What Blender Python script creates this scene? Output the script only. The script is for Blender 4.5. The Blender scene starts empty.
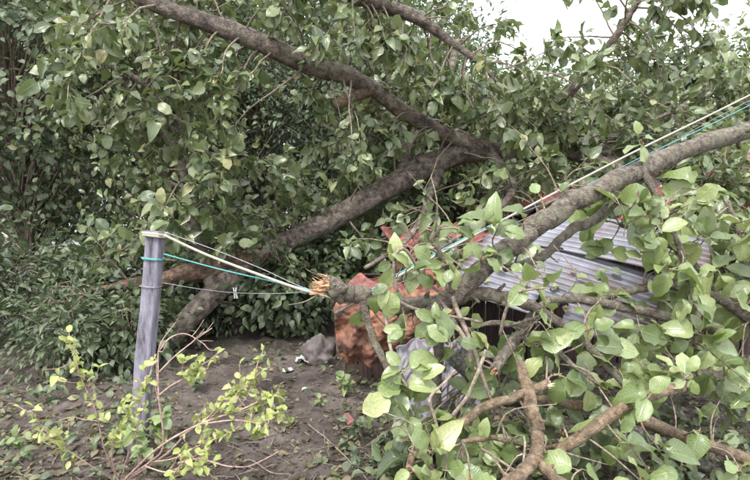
import bpy, math, random
import numpy as np
from mathutils import Matrix, Vector

# ------------------------------------------------------------------ camera, sky, sun, exposure
S = bpy.context.scene
C = S.collection
CAM_H, PITCH, FPX = 1.55, math.atan(40 / 520.0), 520.0
cd = bpy.data.cameras.new('camera')
cam = bpy.data.objects.new('camera', cd)
C.objects.link(cam)
cam.location = (0, 0, CAM_H)
cam.rotation_euler = (math.pi / 2 - PITCH, 0, 0)
cd.sensor_width = 36
cd.lens = 36 * FPX / 750
cd.clip_start = 0.05
cd.clip_end = 2000
S.camera = cam

W = bpy.data.worlds.new('World')
S.world = W
W.use_nodes = True
wn, wl = W.node_tree.nodes, W.node_tree.links
SUN_EL, SUN_AZ = math.radians(58), math.radians(205)      # azimuth clockwise from +Y: behind the camera
sky = wn.new('ShaderNodeTexSky')
sky.sky_type = 'NISHITA'
sky.sun_disc = False
sky.sun_elevation = SUN_EL
sky.sun_rotation = SUN_AZ
sky.dust_density = 4
mixn = wn.new('ShaderNodeMixRGB')                          # an even cloud deck over the blue
mixn.inputs[0].default_value = 0.86
mixn.inputs[2].default_value = (9.1, 9.2, 9.5, 1)
wl.new(sky.outputs[0], mixn.inputs[1])
bg = wn['Background']
bg.inputs[1].default_value = 0.125
wl.new(mixn.outputs[0], bg.inputs[0])

sd = bpy.data.lights.new('sun', 'SUN')
sd.energy = 1.5
sd.angle = math.radians(14)
sd.color = (1.0, 0.97, 0.92)
sun = bpy.data.objects.new('sun', sd)
C.objects.link(sun)
to_sun = Vector((math.sin(SUN_AZ) * math.cos(SUN_EL), math.cos(SUN_AZ) * math.cos(SUN_EL), math.sin(SUN_EL)))
sun.rotation_euler = to_sun.to_track_quat('Z', 'Y').to_euler()
sun.location = to_sun * 30

S.view_settings.view_transform = 'Standard'
S.view_settings.look = 'None'
S.view_settings.gamma = 1
S.view_settings.exposure = 1.68

# ------------------------------------------------------------------ helpers
RNG = np.random.default_rng(7)
random.seed(7)
cp, sp_ = math.cos(PITCH), math.sin(PITCH)
FWD = np.array([0, cp, -sp_]); UP = np.array([0, sp_, cp]); CAM = np.array([0, 0, CAM_H])


def P(px, py, d):
    """a point of the place, from its bearing in the photograph and its distance"""
    return CAM + FWD * d + UP * ((240 - py) / FPX * d) + np.array([(px - 375) / FPX * d, 0, 0])


def proj(p):
    v = np.asarray(p, float) - CAM
    d = v @ FWD
    dd = np.where(np.abs(d) < 1e-6, 1e-6, d)
    return 375 + FPX * v[..., 0] / dd, 240 - FPX * (v @ UP) / dd, d


def hash2(ix, iy, s):
    h = (ix.astype(np.int64) * 374761393 + iy.astype(np.int64) * 668265263 + s * 974711) & 0x7fffffff
    h = ((h ^ (h >> 13)) * 1274126177) & 0x7fffffff
    return ((h ^ (h >> 16)) & 0xffff) / 65535.0


def vnoise(x, y, s=0):
    ix, iy = np.floor(x), np.floor(y)
    fx, fy = x - ix, y - iy
    fx = fx * fx * (3 - 2 * fx); fy = fy * fy * (3 - 2 * fy)
    a, b = hash2(ix, iy, s), hash2(ix + 1, iy, s)
    c, d = hash2(ix, iy + 1, s), hash2(ix + 1, iy + 1, s)
    return (a + (b - a) * fx) * (1 - fy) + (c + (d - c) * fx) * fy


def fbm(x, y, o=4, s=0):
    r, a = 0, 0.5
    for k in range(o):
        r = r + a * (vnoise(x, y, s + k) - 0.5)
        x, y, a = x * 2.03 + 11.3, y * 2.03 + 5.7, a * 0.5
    return r


def gz(x, y):
    x = np.asarray(x, float); y = np.asarray(y, float)
    near = np.exp(-((x / 9) ** 2 + ((y - 4) / 9) ** 2))
    z = 0.16 * fbm(x * 0.9, y * 0.9, 3, 3) + 0.11 * fbm(x * 5, y * 5, 3, 9)
    z = z + 0.030 * np.clip(vnoise(x * 13, y * 13, 21) - 0.5, 0, 1) * 2 * (vnoise(x * 1.7, y * 1.7, 33) > 0.35)
    z = z + 0.034 * fbm(x * 26, y * 26, 2, 41)
    return z * near


def nrm(v):
    v = np.asarray(v, float)
    return v / np.maximum(np.linalg.norm(v, axis=-1, keepdims=True), 1e-9)


def spline(pts, n):
    """Catmull-Rom through rows of any width"""
    p = np.asarray(pts, float)
    if len(p) < 3:
        t = np.linspace(0, 1, n)[:, None]
        return p[0] * (1 - t) + p[-1] * t
    q = np.vstack([2 * p[0] - p[1], p, 2 * p[-1] - p[-2]])
    k = len(p) - 1
    t = np.linspace(0, k, n)
    i = np.minimum(t.astype(int), k - 1)
    f = (t - i)[:, None]
    a, b, c, d = q[i], q[i + 1], q[i + 2], q[i + 3]
    return 0.5 * ((2 * b) + (c - a) * f + (2 * a - 5 * b + 4 * c - d) * f * f + (3 * b - a - 3 * c + d) * f ** 3)


class Acc:
    """collects triangles and quads for one mesh"""
    def __init__(s):
        s.v, s.f, s.n = [], [], 0

    def add(s, v, f):
        v = np.asarray(v, float)
        s.v.append(v)
        s.f.extend([tuple(int(i) + s.n for i in q) for q in f])
        s.n += len(v)

    def tube(s, pts, rad, sides=8, bump=0.0, seed=0, cap=True):
        pts = np.asarray(pts, float); n = len(pts)
        rad = np.broadcast_to(np.asarray(rad, float), (n,))
        t = nrm(np.gradient(pts, axis=0))
        u = nrm(np.cross(t[0], [0.31, 0.2, 0.93]))
        V = []
        ang = np.linspace(0, 2 * math.pi, sides, endpoint=False)
        L = np.concatenate([[0], np.cumsum(np.linalg.norm(np.diff(pts, axis=0), axis=1))])
        for i in range(n):
            u = nrm(u - t[i] * (u @ t[i])); w = np.cross(t[i], u)
            r = rad[i]
            if bump:
                kk = max(rad.mean(), 0.01)
                rr = r * (1 + bump * (fbm(np.cos(ang) * 1.7 + 9 + seed, np.sin(ang) * 1.7 + L[i] / kk * 0.35, 3, seed) * 2))
            else:
                rr = np.full(sides, r)
            V.append(pts[i] + (np.cos(ang) * rr)[:, None] * u + (np.sin(ang) * rr)[:, None] * w)
        V = np.vstack(V)
        F = []
        for i in range(n - 1):
            for j in range(sides):
                k = (j + 1) % sides
                F.append((i * sides + j, i * sides + k, (i + 1) * sides + k, (i + 1) * sides + j))
        if cap:
            F.append(tuple(range(sides))[::-1]); F.append(tuple((n - 1) * sides + j for j in range(sides)))
        s.add(V, F)

    def box(s, c, ex, ey, ez, hx, hy, hz):
        c = np.asarray(c, float); ex, ey, ez = [np.asarray(e, float) for e in (ex, ey, ez)]
        V = [c + ex * hx * a + ey * hy * b + ez * hz * d for a in (-1, 1) for b in (-1, 1) for d in (-1, 1)]
        s.add(V, [(0, 1, 3, 2), (4, 6, 7, 5), (0, 4, 5, 1), (2, 3, 7, 6), (0, 2, 6, 4), (1, 5, 7, 3)])


def mesh_from(name, V, F, mat, smooth=True):
    me = bpy.data.meshes.new(name)
    me.from_pydata([tuple(v) for v in V], [], F)
    me.materials.append(mat)
    if smooth:
        me.polygons.foreach_set('use_smooth', np.ones(len(me.polygons), bool))
    me.update()
    return me


def tri_mesh(name, V, T, mat, attrs=None, smooth=True):
    me = bpy.data.meshes.new(name)
    n, m = len(V), len(T)
    me.vertices.add(n)
    me.vertices.foreach_set('co', np.ascontiguousarray(V, np.float32).ravel())
    me.loops.add(m * 3)
    me.loops.foreach_set('vertex_index', np.ascontiguousarray(T, np.int32).ravel())
    me.polygons.add(m)
    me.polygons.foreach_set('loop_start', np.arange(0, m * 3, 3, dtype=np.int32))
    me.polygons.foreach_set('use_smooth', np.full(m, smooth))
    for k, a in (attrs or {}).items():
        me.attributes.new(k, 'FLOAT', 'POINT').data.foreach_set('value', np.ascontiguousarray(a, np.float32))
    me.materials.append(mat)
    me.update(calc_edges=True)
    me.validate()
    return me


def tag(o, label=None, cat=None, group=None, kind=None):
    for k, v in (('label', label), ('category', cat), ('group', group), ('kind', kind)):
        if v: o[k] = v
    return o


def root(name, loc, label, cat, group=None):
    o = bpy.data.objects.new(name, None)
    o.empty_display_size = 0.1
    C.objects.link(o)
    o.location = [float(a) for a in loc]
    return tag(o, label, cat, group)


def link(name, me, parent=None, M=None):
    """M: a matrix in the place's own coordinates; parents are unrotated empties or meshes at the origin of one"""
    o = bpy.data.objects.new(name, me)
    C.objects.link(o)
    off = Vector((0, 0, 0))
    if parent is not None:
        o.parent = parent
        q = parent
        while q is not None:
            off += q.location
            q = q.parent
    if M is None: M = Matrix()
    o.matrix_basis = Matrix.Translation(-off) @ M
    return o


def acc_link(name, acc, mat, parent=None, smooth=True):
    V = np.vstack(acc.v)
    if parent is None:                                     # a single-mesh thing: origin at its base
        o_ = np.array([V[:, 0].mean(), V[:, 1].mean(), V[:, 2].min()])
        me = mesh_from(name, V - o_, acc.f, mat, smooth)
        return link(name, me, None, Matrix.Translation(Vector(o_)))
    return link(name, mesh_from(name, V, acc.f, mat, smooth), parent)


# ------------------------------------------------------------------ materials
def nt(name):
    m = bpy.data.materials.new(name)
    m.use_nodes = True
    t = m.node_tree
    return m, t.nodes, t.links, t.nodes['Principled BSDF']


def ramp(N, cols):
    r = N.new('ShaderNodeValToRGB')
    el = r.color_ramp.elements
    while len(el) < len(cols): el.new(0.5)
    for e, (p, c) in zip(el, cols):
        e.position = p; e.color = (*c, 1)
    return r


def math_node(N, L, op, a, b=None, clamp=False):
    m = N.new('ShaderNodeMath'); m.operation = op; m.use_clamp = clamp
    for i, v in enumerate((a, b)):
        if v is None: continue
        if isinstance(v, (int, float)): m.inputs[i].default_value = v
        else: L.new(v, m.inputs[i])
    return m.outputs[0]


def noise_node(N, L, scale, detail=4, rough=0.6, coord='Object', vec=None, stretch=None):
    tc = N.new('ShaderNodeTexCoord')
    n = N.new('ShaderNodeTexNoise')
    n.inputs['Scale'].default_value = scale
    n.inputs['Detail'].default_value = detail
    n.inputs['Roughness'].default_value = rough
    src = tc.outputs[coord]
    if stretch:
        mp = N.new('ShaderNodeMapping'); mp.inputs['Scale'].default_value = stretch
        L.new(src, mp.inputs[0]); src = mp.outputs[0]
    L.new(src, n.inputs['Vector'])
    return n


def leaf_mat(name, cols, under, trans, rough=0.45, blemish=0.35):
    m, N, L, b = nt(name)
    at = N.new('ShaderNodeAttribute'); at.attribute_name = 'tint'
    oi = N.new('ShaderNodeObjectInfo')
    f = math_node(N, L, 'FRACT', math_node(N, L, 'ADD', at.outputs['Fac'], oi.outputs['Random']))
    r = ramp(N, cols); L.new(f, r.inputs[0])
    lu = N.new('ShaderNodeAttribute'); lu.attribute_name = 'lu'
    lv = N.new('ShaderNodeAttribute'); lv.attribute_name = 'lv'
    au = math_node(N, L, 'ABSOLUTE', lu.outputs['Fac'])
    # midrib and side veins
    rib = math_node(N, L, 'SUBTRACT', 1.0, math_node(N, L, 'MULTIPLY', au, 9.0), True)
    ph = math_node(N, L, 'MULTIPLY', math_node(N, L, 'SUBTRACT', lv.outputs['Fac'], math_node(N, L, 'MULTIPLY', au, 0.28)), 42.0)
    side = math_node(N, L, 'POWER', math_node(N, L, 'ABSOLUTE', math_node(N, L, 'SINE', ph)), 10.0)
    vein = math_node(N, L, 'MAXIMUM', rib, math_node(N, L, 'MULTIPLY', side, 0.35))
    mx = N.new('ShaderNodeMixRGB'); L.new(math_node(N, L, 'MULTIPLY', vein, 0.45), mx.inputs[0])
    L.new(r.outputs[0], mx.inputs[1]); mx.inputs[2].default_value = (0.30, 0.36, 0.16, 1)
    # underside is paler
    ge = N.new('ShaderNodeNewGeometry')
    un = N.new('ShaderNodeMixRGB'); L.new(math_node(N, L, 'MULTIPLY', ge.outputs['Backfacing'], 0.7), un.inputs[0])
    L.new(mx.outputs[0], un.inputs[1]); un.inputs[2].default_value = (*under, 1)
    # blemishes
    nz = noise_node(N, L, 38, 3, 0.6)
    sp = ramp(N, [(0.60, (0, 0, 0)), (0.70, (1, 1, 1))]); L.new(nz.outputs[0], sp.inputs[0])
    bl = N.new('ShaderNodeMixRGB'); L.new(math_node(N, L, 'MULTIPLY', sp.outputs[0], blemish), bl.inputs[0])
    L.new(un.outputs[0], bl.inputs[1]); bl.inputs[2].default_value = (0.15, 0.11, 0.05, 1)
    nv = noise_node(N, L, 14, 4, 0.6)
    rvv = ramp(N, [(0.35, (0.74, 0.76, 0.74)), (0.65, (1.18, 1.16, 1.12))]); L.new(nv.outputs[0], rvv.inputs[0])
    vm = N.new('ShaderNodeMixRGB'); vm.blend_type = 'MULTIPLY'; vm.inputs[0].default_value = 1
    L.new(bl.outputs[0], vm.inputs[1]); L.new(rvv.outputs[0], vm.inputs[2])
    L.new(vm.outputs[0], b.inputs['Base Color'])
    b.inputs['Roughness'].default_value = rough
    b.inputs['Specular IOR Level'].default_value = 0.7
    bp = N.new('ShaderNodeBump'); bp.inputs['Strength'].default_value = 0.35; bp.inputs['Distance'].default_value = 0.004
    L.new(vein, bp.inputs['Height']); L.new(bp.outputs[0], b.inputs['Normal'])
    tr = N.new('ShaderNodeBsdfTranslucent'); tr.inputs[0].default_value = (*trans, 1)
    ms = N.new('ShaderNodeMixShader'); ms.inputs[0].default_value = 0.28
    L.new(b.outputs[0], ms.inputs[1]); L.new(tr.outputs[0], ms.inputs[2])
    L.new(ms.outputs[0], N['Material Output'].inputs[0])
    return m


def bark_mat(name, a, bb, c, scale=14, bump=0.9, moss=None, rough=0.85):
    m, N, L, b = nt(name)
    n1 = noise_node(N, L, scale, 8, 0.7)
    r = ramp(N, [(0.36, a), (0.49, bb), (0.63, c)]); L.new(n1.outputs[0], r.inputs[0])
    out = r.outputs[0]
    if moss:
        n2 = noise_node(N, L, scale * 0.35, 5, 0.65)
        k = ramp(N, [(0.52, (0, 0, 0)), (0.62, (1, 1, 1))]); L.new(n2.outputs[0], k.inputs[0])
        mx = N.new('ShaderNodeMixRGB'); L.new(math_node(N, L, 'MULTIPLY', k.outputs[0], 0.6), mx.inputs[0])
        L.new(out, mx.inputs[1]); mx.inputs[2].default_value = (*moss, 1)
        out = mx.outputs[0]
    L.new(out, b.inputs['Base Color'])
    b.inputs['Roughness'].default_value = rough
    n3 = noise_node(N, L, scale * 4, 6, 0.7)
    vo = N.new('ShaderNodeTexVoronoi'); vo.inputs['Scale'].default_value = scale * 2.2
    vo.feature = 'DISTANCE_TO_EDGE'
    tc = N.new('ShaderNodeTexCoord'); L.new(tc.outputs['Object'], vo.inputs['Vector'])
    h = math_node(N, L, 'ADD', n3.outputs[0], math_node(N, L, 'MINIMUM', vo.outputs['Distance'], 0.25))
    bp = N.new('ShaderNodeBump'); bp.inputs['Strength'].default_value = bump; bp.inputs['Distance'].default_value = 0.02
    L.new(h, bp.inputs['Height']); L.new(bp.outputs[0], b.inputs['Normal'])
    return m


def plain_mat(name, a, c, scale=12, rough=0.7, bump=0.3, spec=0.4, dist=0.01, stretch=None, random_tint=0.0, metal=0.0, detail=6, mid=None):
    m, N, L, b = nt(name)
    n1 = noise_node(N, L, scale, detail, 0.65, stretch=stretch)
    r = ramp(N, [(0.36, a), (0.64, c)] if mid is None else [(0.36, a), (0.47, mid), (0.62, c)]); L.new(n1.outputs[0], r.inputs[0])
    out = r.outputs[0]
    if random_tint:
        oi = N.new('ShaderNodeObjectInfo')
        hs = N.new('ShaderNodeHueSaturation')
        L.new(math_node(N, L, 'ADD', math_node(N, L, 'MULTIPLY', oi.outputs['Random'], random_tint), 1 - random_tint / 2), hs.inputs['Value'])
        L.new(out, hs.inputs['Color']); out = hs.outputs[0]
    L.new(out, b.inputs['Base Color'])
    b.inputs['Roughness'].default_value = rough
    b.inputs['Specular IOR Level'].default_value = spec
    b.inputs['Metallic'].default_value = metal
    n2 = noise_node(N, L, scale * 3, 6, 0.7, stretch=stretch)
    bp = N.new('ShaderNodeBump'); bp.inputs['Strength'].default_value = bump; bp.inputs['Distance'].default_value = dist
    L.new(n2.outputs[0], bp.inputs['Height']); L.new(bp.outputs[0], b.inputs['Normal'])
    return m


G = lambda *c: c
M_LEAF_FG = leaf_mat('pale_leaf', [(0.0, (0.070, 0.105, 0.036)), (0.3, (0.130, 0.182, 0.064)), (0.65, (0.195, 0.250, 0.098)), (0.93, (0.275, 0.325, 0.145)), (1.0, (0.29, 0.31, 0.13))],
                     (0.26, 0.30, 0.17), (0.22, 0.29, 0.07), 0.32, 0.4)
M_LEAF_TREE = leaf_mat('tree_leaf', [(0.0, (0.042, 0.068, 0.028)), (0.4, (0.090, 0.126, 0.052)), (0.75, (0.148, 0.188, 0.086)), (0.95, (0.22, 0.25, 0.125)), (1.0, (0.26, 0.23, 0.10))],
                       (0.225, 0.258, 0.155), (0.16, 0.215, 0.065), 0.30)
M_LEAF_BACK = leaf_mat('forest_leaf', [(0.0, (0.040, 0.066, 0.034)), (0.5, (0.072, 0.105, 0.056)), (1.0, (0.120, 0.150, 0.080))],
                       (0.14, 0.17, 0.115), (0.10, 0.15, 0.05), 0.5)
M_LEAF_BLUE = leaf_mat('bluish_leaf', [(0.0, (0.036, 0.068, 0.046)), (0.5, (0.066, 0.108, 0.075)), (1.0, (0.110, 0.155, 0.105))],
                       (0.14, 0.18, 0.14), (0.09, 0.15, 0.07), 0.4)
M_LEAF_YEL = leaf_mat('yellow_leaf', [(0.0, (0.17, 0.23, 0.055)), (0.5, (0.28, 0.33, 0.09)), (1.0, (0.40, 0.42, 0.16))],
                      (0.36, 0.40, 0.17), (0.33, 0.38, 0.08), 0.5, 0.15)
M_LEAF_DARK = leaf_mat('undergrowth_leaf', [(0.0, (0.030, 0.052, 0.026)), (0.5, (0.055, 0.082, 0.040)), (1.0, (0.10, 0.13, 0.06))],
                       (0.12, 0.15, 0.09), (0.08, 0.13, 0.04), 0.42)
M_LITTER = leaf_mat('dead_leaf', [(0.0, (0.075, 0.055, 0.035)), (0.3, (0.15, 0.115, 0.07)), (0.5, (0.11, 0.13, 0.055)), (0.75, (0.20, 0.16, 0.10)), (1.0, (0.10, 0.14, 0.06))],
                    (0.22, 0.20, 0.15), (0.15, 0.12, 0.05), 0.6)
M_BARK = bark_mat('wet_bark', (0.042, 0.034, 0.030), (0.125, 0.099, 0.082), (0.27, 0.225, 0.18), 15, 1.0, (0.215, 0.20, 0.155))
M_BARK_TORN = bark_mat('torn_bark', (0.035, 0.025, 0.02), (0.12, 0.075, 0.05), (0.26, 0.17, 0.11), 16, 1.0)
M_BARK_TAN = bark_mat('tan_bark', (0.075, 0.052, 0.032), (0.18, 0.125, 0.075), (0.29, 0.22, 0.145), 30, 0.9, (0.075, 0.06, 0.045))
M_BARK_GREY = bark_mat('grey_bark', (0.045, 0.036, 0.029), (0.13, 0.105, 0.08), (0.25, 0.215, 0.17), 30, 1.0, (0.19, 0.20, 0.13))
M_BARK_DARK = bark_mat('dark_bark', (0.028, 0.026, 0.024), (0.06, 0.055, 0.045), (0.17, 0.17, 0.14), 30, 0.7)
M_TWIG = bark_mat('twig_bark', (0.085, 0.065, 0.05), (0.17, 0.135, 0.10), (0.28, 0.24, 0.19), 40, 0.4)
M_TWIG_PINK = bark_mat('pink_twig', (0.20, 0.12, 0.10), (0.33, 0.22, 0.19), (0.45, 0.34, 0.29), 40, 0.3)
M_SPLINTER = plain_mat('fresh_wood', (0.30, 0.13, 0.06), (0.58, 0.37, 0.23), 40, 0.85, 0.8)
M_PALEWOOD = plain_mat('pale_wood', (0.50, 0.36, 0.22), (0.70, 0.55, 0.38), 30, 0.8, 0.6)
M_SCALE = plain_mat('bud_scale', (0.17, 0.085, 0.04), (0.34, 0.20, 0.10), 30, 0.8, 0.2)

# mud
def mud_mat():
    m, N, L, b = nt('mud')
    n1 = noise_node(N, L, 1.7, 8, 0.7)
    r = ramp(N, [(0.36, (0.052, 0.042, 0.037)), (0.5, (0.132, 0.108, 0.096)), (0.66, (0.225, 0.19, 0.172))]); L.new(n1.outputs[0], r.inputs[0])
    n2 = noise_node(N, L, 24, 8, 0.75)
    k = ramp(N, [(0.3, (0.55, 0.53, 0.52)), (0.62, (1.1, 1.08, 1.06))]); L.new(n2.outputs[0], k.inputs[0])
    mu = N.new('ShaderNodeMixRGB'); mu.blend_type = 'MULTIPLY'; mu.inputs[0].default_value = 1
    L.new(r.outputs[0], mu.inputs[1]); L.new(k.outputs[0], mu.inputs[2])
    n4 = noise_node(N, L, 3.1, 6, 0.7)
    g = ramp(N, [(0.56, (0, 0, 0)), (0.70, (1, 1, 1))]); L.new(n4.outputs[0], g.inputs[0])
    gm = N.new('ShaderNodeMixRGB'); L.new(math_node(N, L, 'MULTIPLY', g.outputs[0], 0.45), gm.inputs[0])
    L.new(mu.outputs[0], gm.inputs[1]); gm.inputs[2].default_value = (0.085, 0.085, 0.05, 1)
    L.new(gm.outputs[0], b.inputs['Base Color'])
    wet = ramp(N, [(0.40, (0.22, 0.22, 0.22)), (0.58, (0.62, 0.62, 0.62))]); L.new(n1.outputs[0], wet.inputs[0])
    L.new(wet.outputs[0], b.inputs['Roughness'])
    n3 = noise_node(N, L, 60, 8, 0.75)
    bp = N.new('ShaderNodeBump'); bp.inputs['Strength'].default_value = 1.0; bp.inputs['Distance'].default_value = 0.035
    L.new(n3.outputs[0], bp.inputs['Height']); L.new(bp.outputs[0], b.inputs['Normal'])
    return m

M_MUD = mud_mat()
M_CONC = plain_mat('painted_concrete', (0.05, 0.047, 0.055), (0.225, 0.215, 0.26), 16, 0.9, 1.0, mid=(0.145, 0.138, 0.17), stretch=(1, 1, 0.22), detail=10)
M_TILE = plain_mat('clay_tile', (0.075, 0.028, 0.025), (0.25, 0.090, 0.075), 14, 0.55, 0.5, 0.5, random_tint=0.7)
M_TIN = plain_mat('weathered_tin', (0.10, 0.10, 0.118), (0.19, 0.195, 0.228), 4, 0.5, 0.25, 0.4, metal=0.3)
def rusted(m):
    N, L = m.node_tree.nodes, m.node_tree.links
    b = N['Principled BSDF']; src = b.inputs['Base Color'].links[0].from_socket
    n = noise_node(N, L, 2.6, 9, 0.72); k = ramp(N, [(0.47, (0, 0, 0)), (0.62, (1, 1, 1))]); L.new(n.outputs[0], k.inputs[0])
    mx = N.new('ShaderNodeMixRGB'); L.new(math_node(N, L, 'MULTIPLY', k.outputs[0], 0.7), mx.inputs[0]); L.new(src, mx.inputs[1]); mx.inputs[2].default_value = (0.12, 0.062, 0.04, 1)
    L.new(mx.outputs[0], b.inputs['Base Color'])
rusted(M_TIN)
M_PLANK = plain_mat('weathered_plank', (0.022, 0.014, 0.012), (0.075, 0.044, 0.036), 8, 0.8, 0.7, stretch=(6, 6, 0.7), random_tint=0.8)
M_TARP = plain_mat('rust_sheet', (0.045, 0.024, 0.020), (0.25, 0.115, 0.065), 9, 0.85, 1.0, mid=(0.125, 0.058, 0.040), detail=10, dist=0.006)
M_STONE = plain_mat('grey_stone', (0.07, 0.06, 0.058), (0.14, 0.12, 0.115), 10, 0.85, 0.8)
M_SACK = plain_mat('lilac_plastic', (0.10, 0.092, 0.108), (0.21, 0.195, 0.22), 7, 0.45, 0.3, 0.5)
M_NAVY = plain_mat('navy_cloth', (0.03, 0.04, 0.085), (0.07, 0.085, 0.15), 20, 0.9, 0.6)
M_ROPE = plain_mat('cream_rope', (0.34, 0.31, 0.25), (0.50, 0.47, 0.40), 120, 0.85, 0.8)
M_TEAL = plain_mat('teal_line', (0.05, 0.21, 0.22), (0.10, 0.32, 0.32), 60, 0.6, 0.2)
M_WIRE = plain_mat('grey_wire', (0.16, 0.155, 0.17), (0.28, 0.27, 0.29), 60, 0.5, 0.2, metal=0.3)
M_WHITE = plain_mat('white_plastic', (0.26, 0.26, 0.27), (0.42, 0.42, 0.43), 15, 0.45, 0.2)

# ------------------------------------------------------------------ leaves
def leaf_template(rows, seed, petiole=True, wmax=0.31, low=False):
    r = np.random.default_rng(seed)
    ts = np.linspace(0, 1, rows)
    w = wmax * np.sin(math.pi * np.clip(ts, 0, 1) ** 0.90) ** 0.58 * (0.84 + 0.26 * ts)
    w[0] = 0.015; w[-1] = 0.012
    bend = r.uniform(-0.08, 0.42); fold = r.uniform(-0.05, 0.55); sway = r.uniform(-0.14, 0.14)
    if seed % 4 == 3: bend, fold = r.uniform(0.55, 0.95), r.uniform(0.5, 0.9)      # a wilted, curled one
    V, lu, lv = [], [], []
    for t, ww in zip(ts, w):
        zc = -bend * t * t; xc = sway * t * t
        ed = r.normal(0, 0.030, 2)
        for s in (-1, 0, 1):
            V.append((xc + s * ww * (1 + (r.normal(0, 0.075) - (0.45 if r.random() < 0.035 else 0) if s else 0)), t, zc + (abs(s) * ww * fold + (ed[0] if s < 0 else ed[1]) if s else 0)))
            lu.append(s); lv.append(t)
    T = []
    for i in range(rows - 1):
        a, b = i * 3, (i + 1) * 3
        for j in (0, 1):
            T += [(a + j, a + j + 1, b + j + 1), (a + j, b + j + 1, b + j)]
    if petiole:
        k = len(V)
        pw = 0.016
        for y, dz in ((-0.24, 0.03), (0.03, 0.0)):
            for a in range(3):
                V.append((pw * math.cos(a * 2.1), y, dz + pw * math.sin(a * 2.1))); lu.append(0); lv.append(0)
        for a in range(3):
            b = (a + 1) % 3
            T += [(k + a, k + b, k + 3 + b), (k + a, k + 3 + b, k + 3 + a)]
    return np.array(V), np.array(T), np.array(lu, float), np.array(lv, float)


HI = [leaf_template(9, 100 + i, True, 0.325 + 0.022 * (i % 4)) for i in range(12)]
LO = [leaf_template(4, 200 + i, False, 0.32 + 0.025 * (i % 3)) for i in range(8)]
SLIM = [leaf_template(4, 400 + i, False, 0.20) for i in range(5)]
NARROW = [leaf_template(5, 300 + i, True, 0.20) for i in range(5)]


def frames(axis, normal):
    a = nrm(axis)
    n = normal - a * np.sum(a * normal, axis=1, keepdims=True)
    bad = np.linalg.norm(n, axis=1) < 1e-3
    n[bad] = np.cross(a[bad], [0.3, 0.9, 0.1])
    n = nrm(n)
    return np.cross(a, n), a, n


def leaf_mass(name, pos, axis, normal, size, mat, parent, templates, seed=0):
    """one mesh of many leaves"""
    r = np.random.default_rng(seed)
    X, A, Nn = frames(axis, normal)
    var = r.integers(0, len(templates), len(pos))
    tint = r.random(len(pos))
    VV, TT, LU, LV, TI, off = [], [], [], [], [], 0
    for k, (V, T, lu, lv) in enumerate(templates):
        i = np.nonzero(var == k)[0]
        if not len(i): continue
        s = size[i][:, None, None]
        v = pos[i][:, None, :] + s * (V[None, :, 0, None] * X[i][:, None, :] + V[None, :, 1, None] * A[i][:, None, :] + V[None, :, 2, None] * Nn[i][:, None, :])
        VV.append(v.reshape(-1, 3))
        TT.append((T[None] + (np.arange(len(i)) * len(V))[:, None, None] + off).reshape(-1, 3))
        LU.append(np.tile(lu, len(i))); LV.append(np.tile(lv, len(i))); TI.append(np.repeat(tint[i], len(V)))
        off += len(i) * len(V)
    V = np.vstack(VV)
    at = {'lu': np.concatenate(LU), 'lv': np.concatenate(LV), 'tint': np.concatenate(TI)}
    if parent is None:
        o_ = np.array([V[:, 0].mean(), V[:, 1].mean(), V[:, 2].min()])
        o = link(name, tri_mesh(name, V - o_, np.vstack(TT), mat, at), None, Matrix.Translation(Vector(o_)))
    else:
        o = link(name, tri_mesh(name, V, np.vstack(TT), mat, at), parent)
    o['kind'] = 'stuff'
    return o


_leafmesh = {}
def leaf_objects(pos, axis, normal, size, mat, parent, templates=HI, seed=0, name='leaf'):
    """each leaf an object; alike ones share a mesh"""
    r = np.random.default_rng(seed)
    X, A, Nn = frames(axis, normal)
    for i in range(len(pos)):
        k = int(r.integers(0, len(templates)))
        key = (id(templates), k, mat.name)
        if key not in _leafmesh:
            V, T, lu, lv = templates[k]
            _leafmesh[key] = tri_mesh('leaf', V, T, mat, {'lu': lu, 'lv': lv, 'tint': np.full(len(V), 0.0)})
        s = float(size[i])
        M = Matrix([[X[i][q] * s, A[i][q] * s, Nn[i][q] * s, pos[i][q]] for q in range(3)] + [[0, 0, 0, 1]])
        link(name, _leafmesh[key], parent, M)


class Leaves:
    def __init__(s): s.p, s.a, s.n, s.s = [], [], [], []
    def add(s, p, a, n, size):
        s.p.append(p); s.a.append(a); s.n.append(n); s.s.append(size)
    def arr(s): return np.array(s.p), np.array(s.a), np.array(s.n), np.array(s.s)


def rv(r, s=1.0): return r.normal(0, s, 3)

# ------------------------------------------------------------------ the ground
def axis_coords(lo, hi, step, far):
    c = list(np.arange(lo, hi + 1e-6, step))
    d, x = step, hi
    while x < far:
        d *= 1.35; x += d; c.append(x)
    d, x = step, lo
    while x > -far:
        d *= 1.35; x -= d; c.insert(0, x)
    return np.array(c)

gx = axis_coords(-4.2, 3.6, 0.024, 400)
gy = axis_coords(2.2, 6.4, 0.020, 400)
GX, GY = np.meshgrid(gx, gy)
GV = np.stack([GX, GY, gz(GX, GY)], -1).reshape(-1, 3)
nx, ny = len(gx), len(gy)
ii = (np.arange(ny - 1)[:, None] * nx + np.arange(nx - 1)[None]).ravel()
GT = np.vstack([np.stack([ii, ii + 1, ii + nx + 1], 1), np.stack([ii, ii + nx + 1, ii + nx], 1)])
link('ground', tri_mesh('ground', GV, GT, M_MUD))['kind'] = 'structure'

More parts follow.
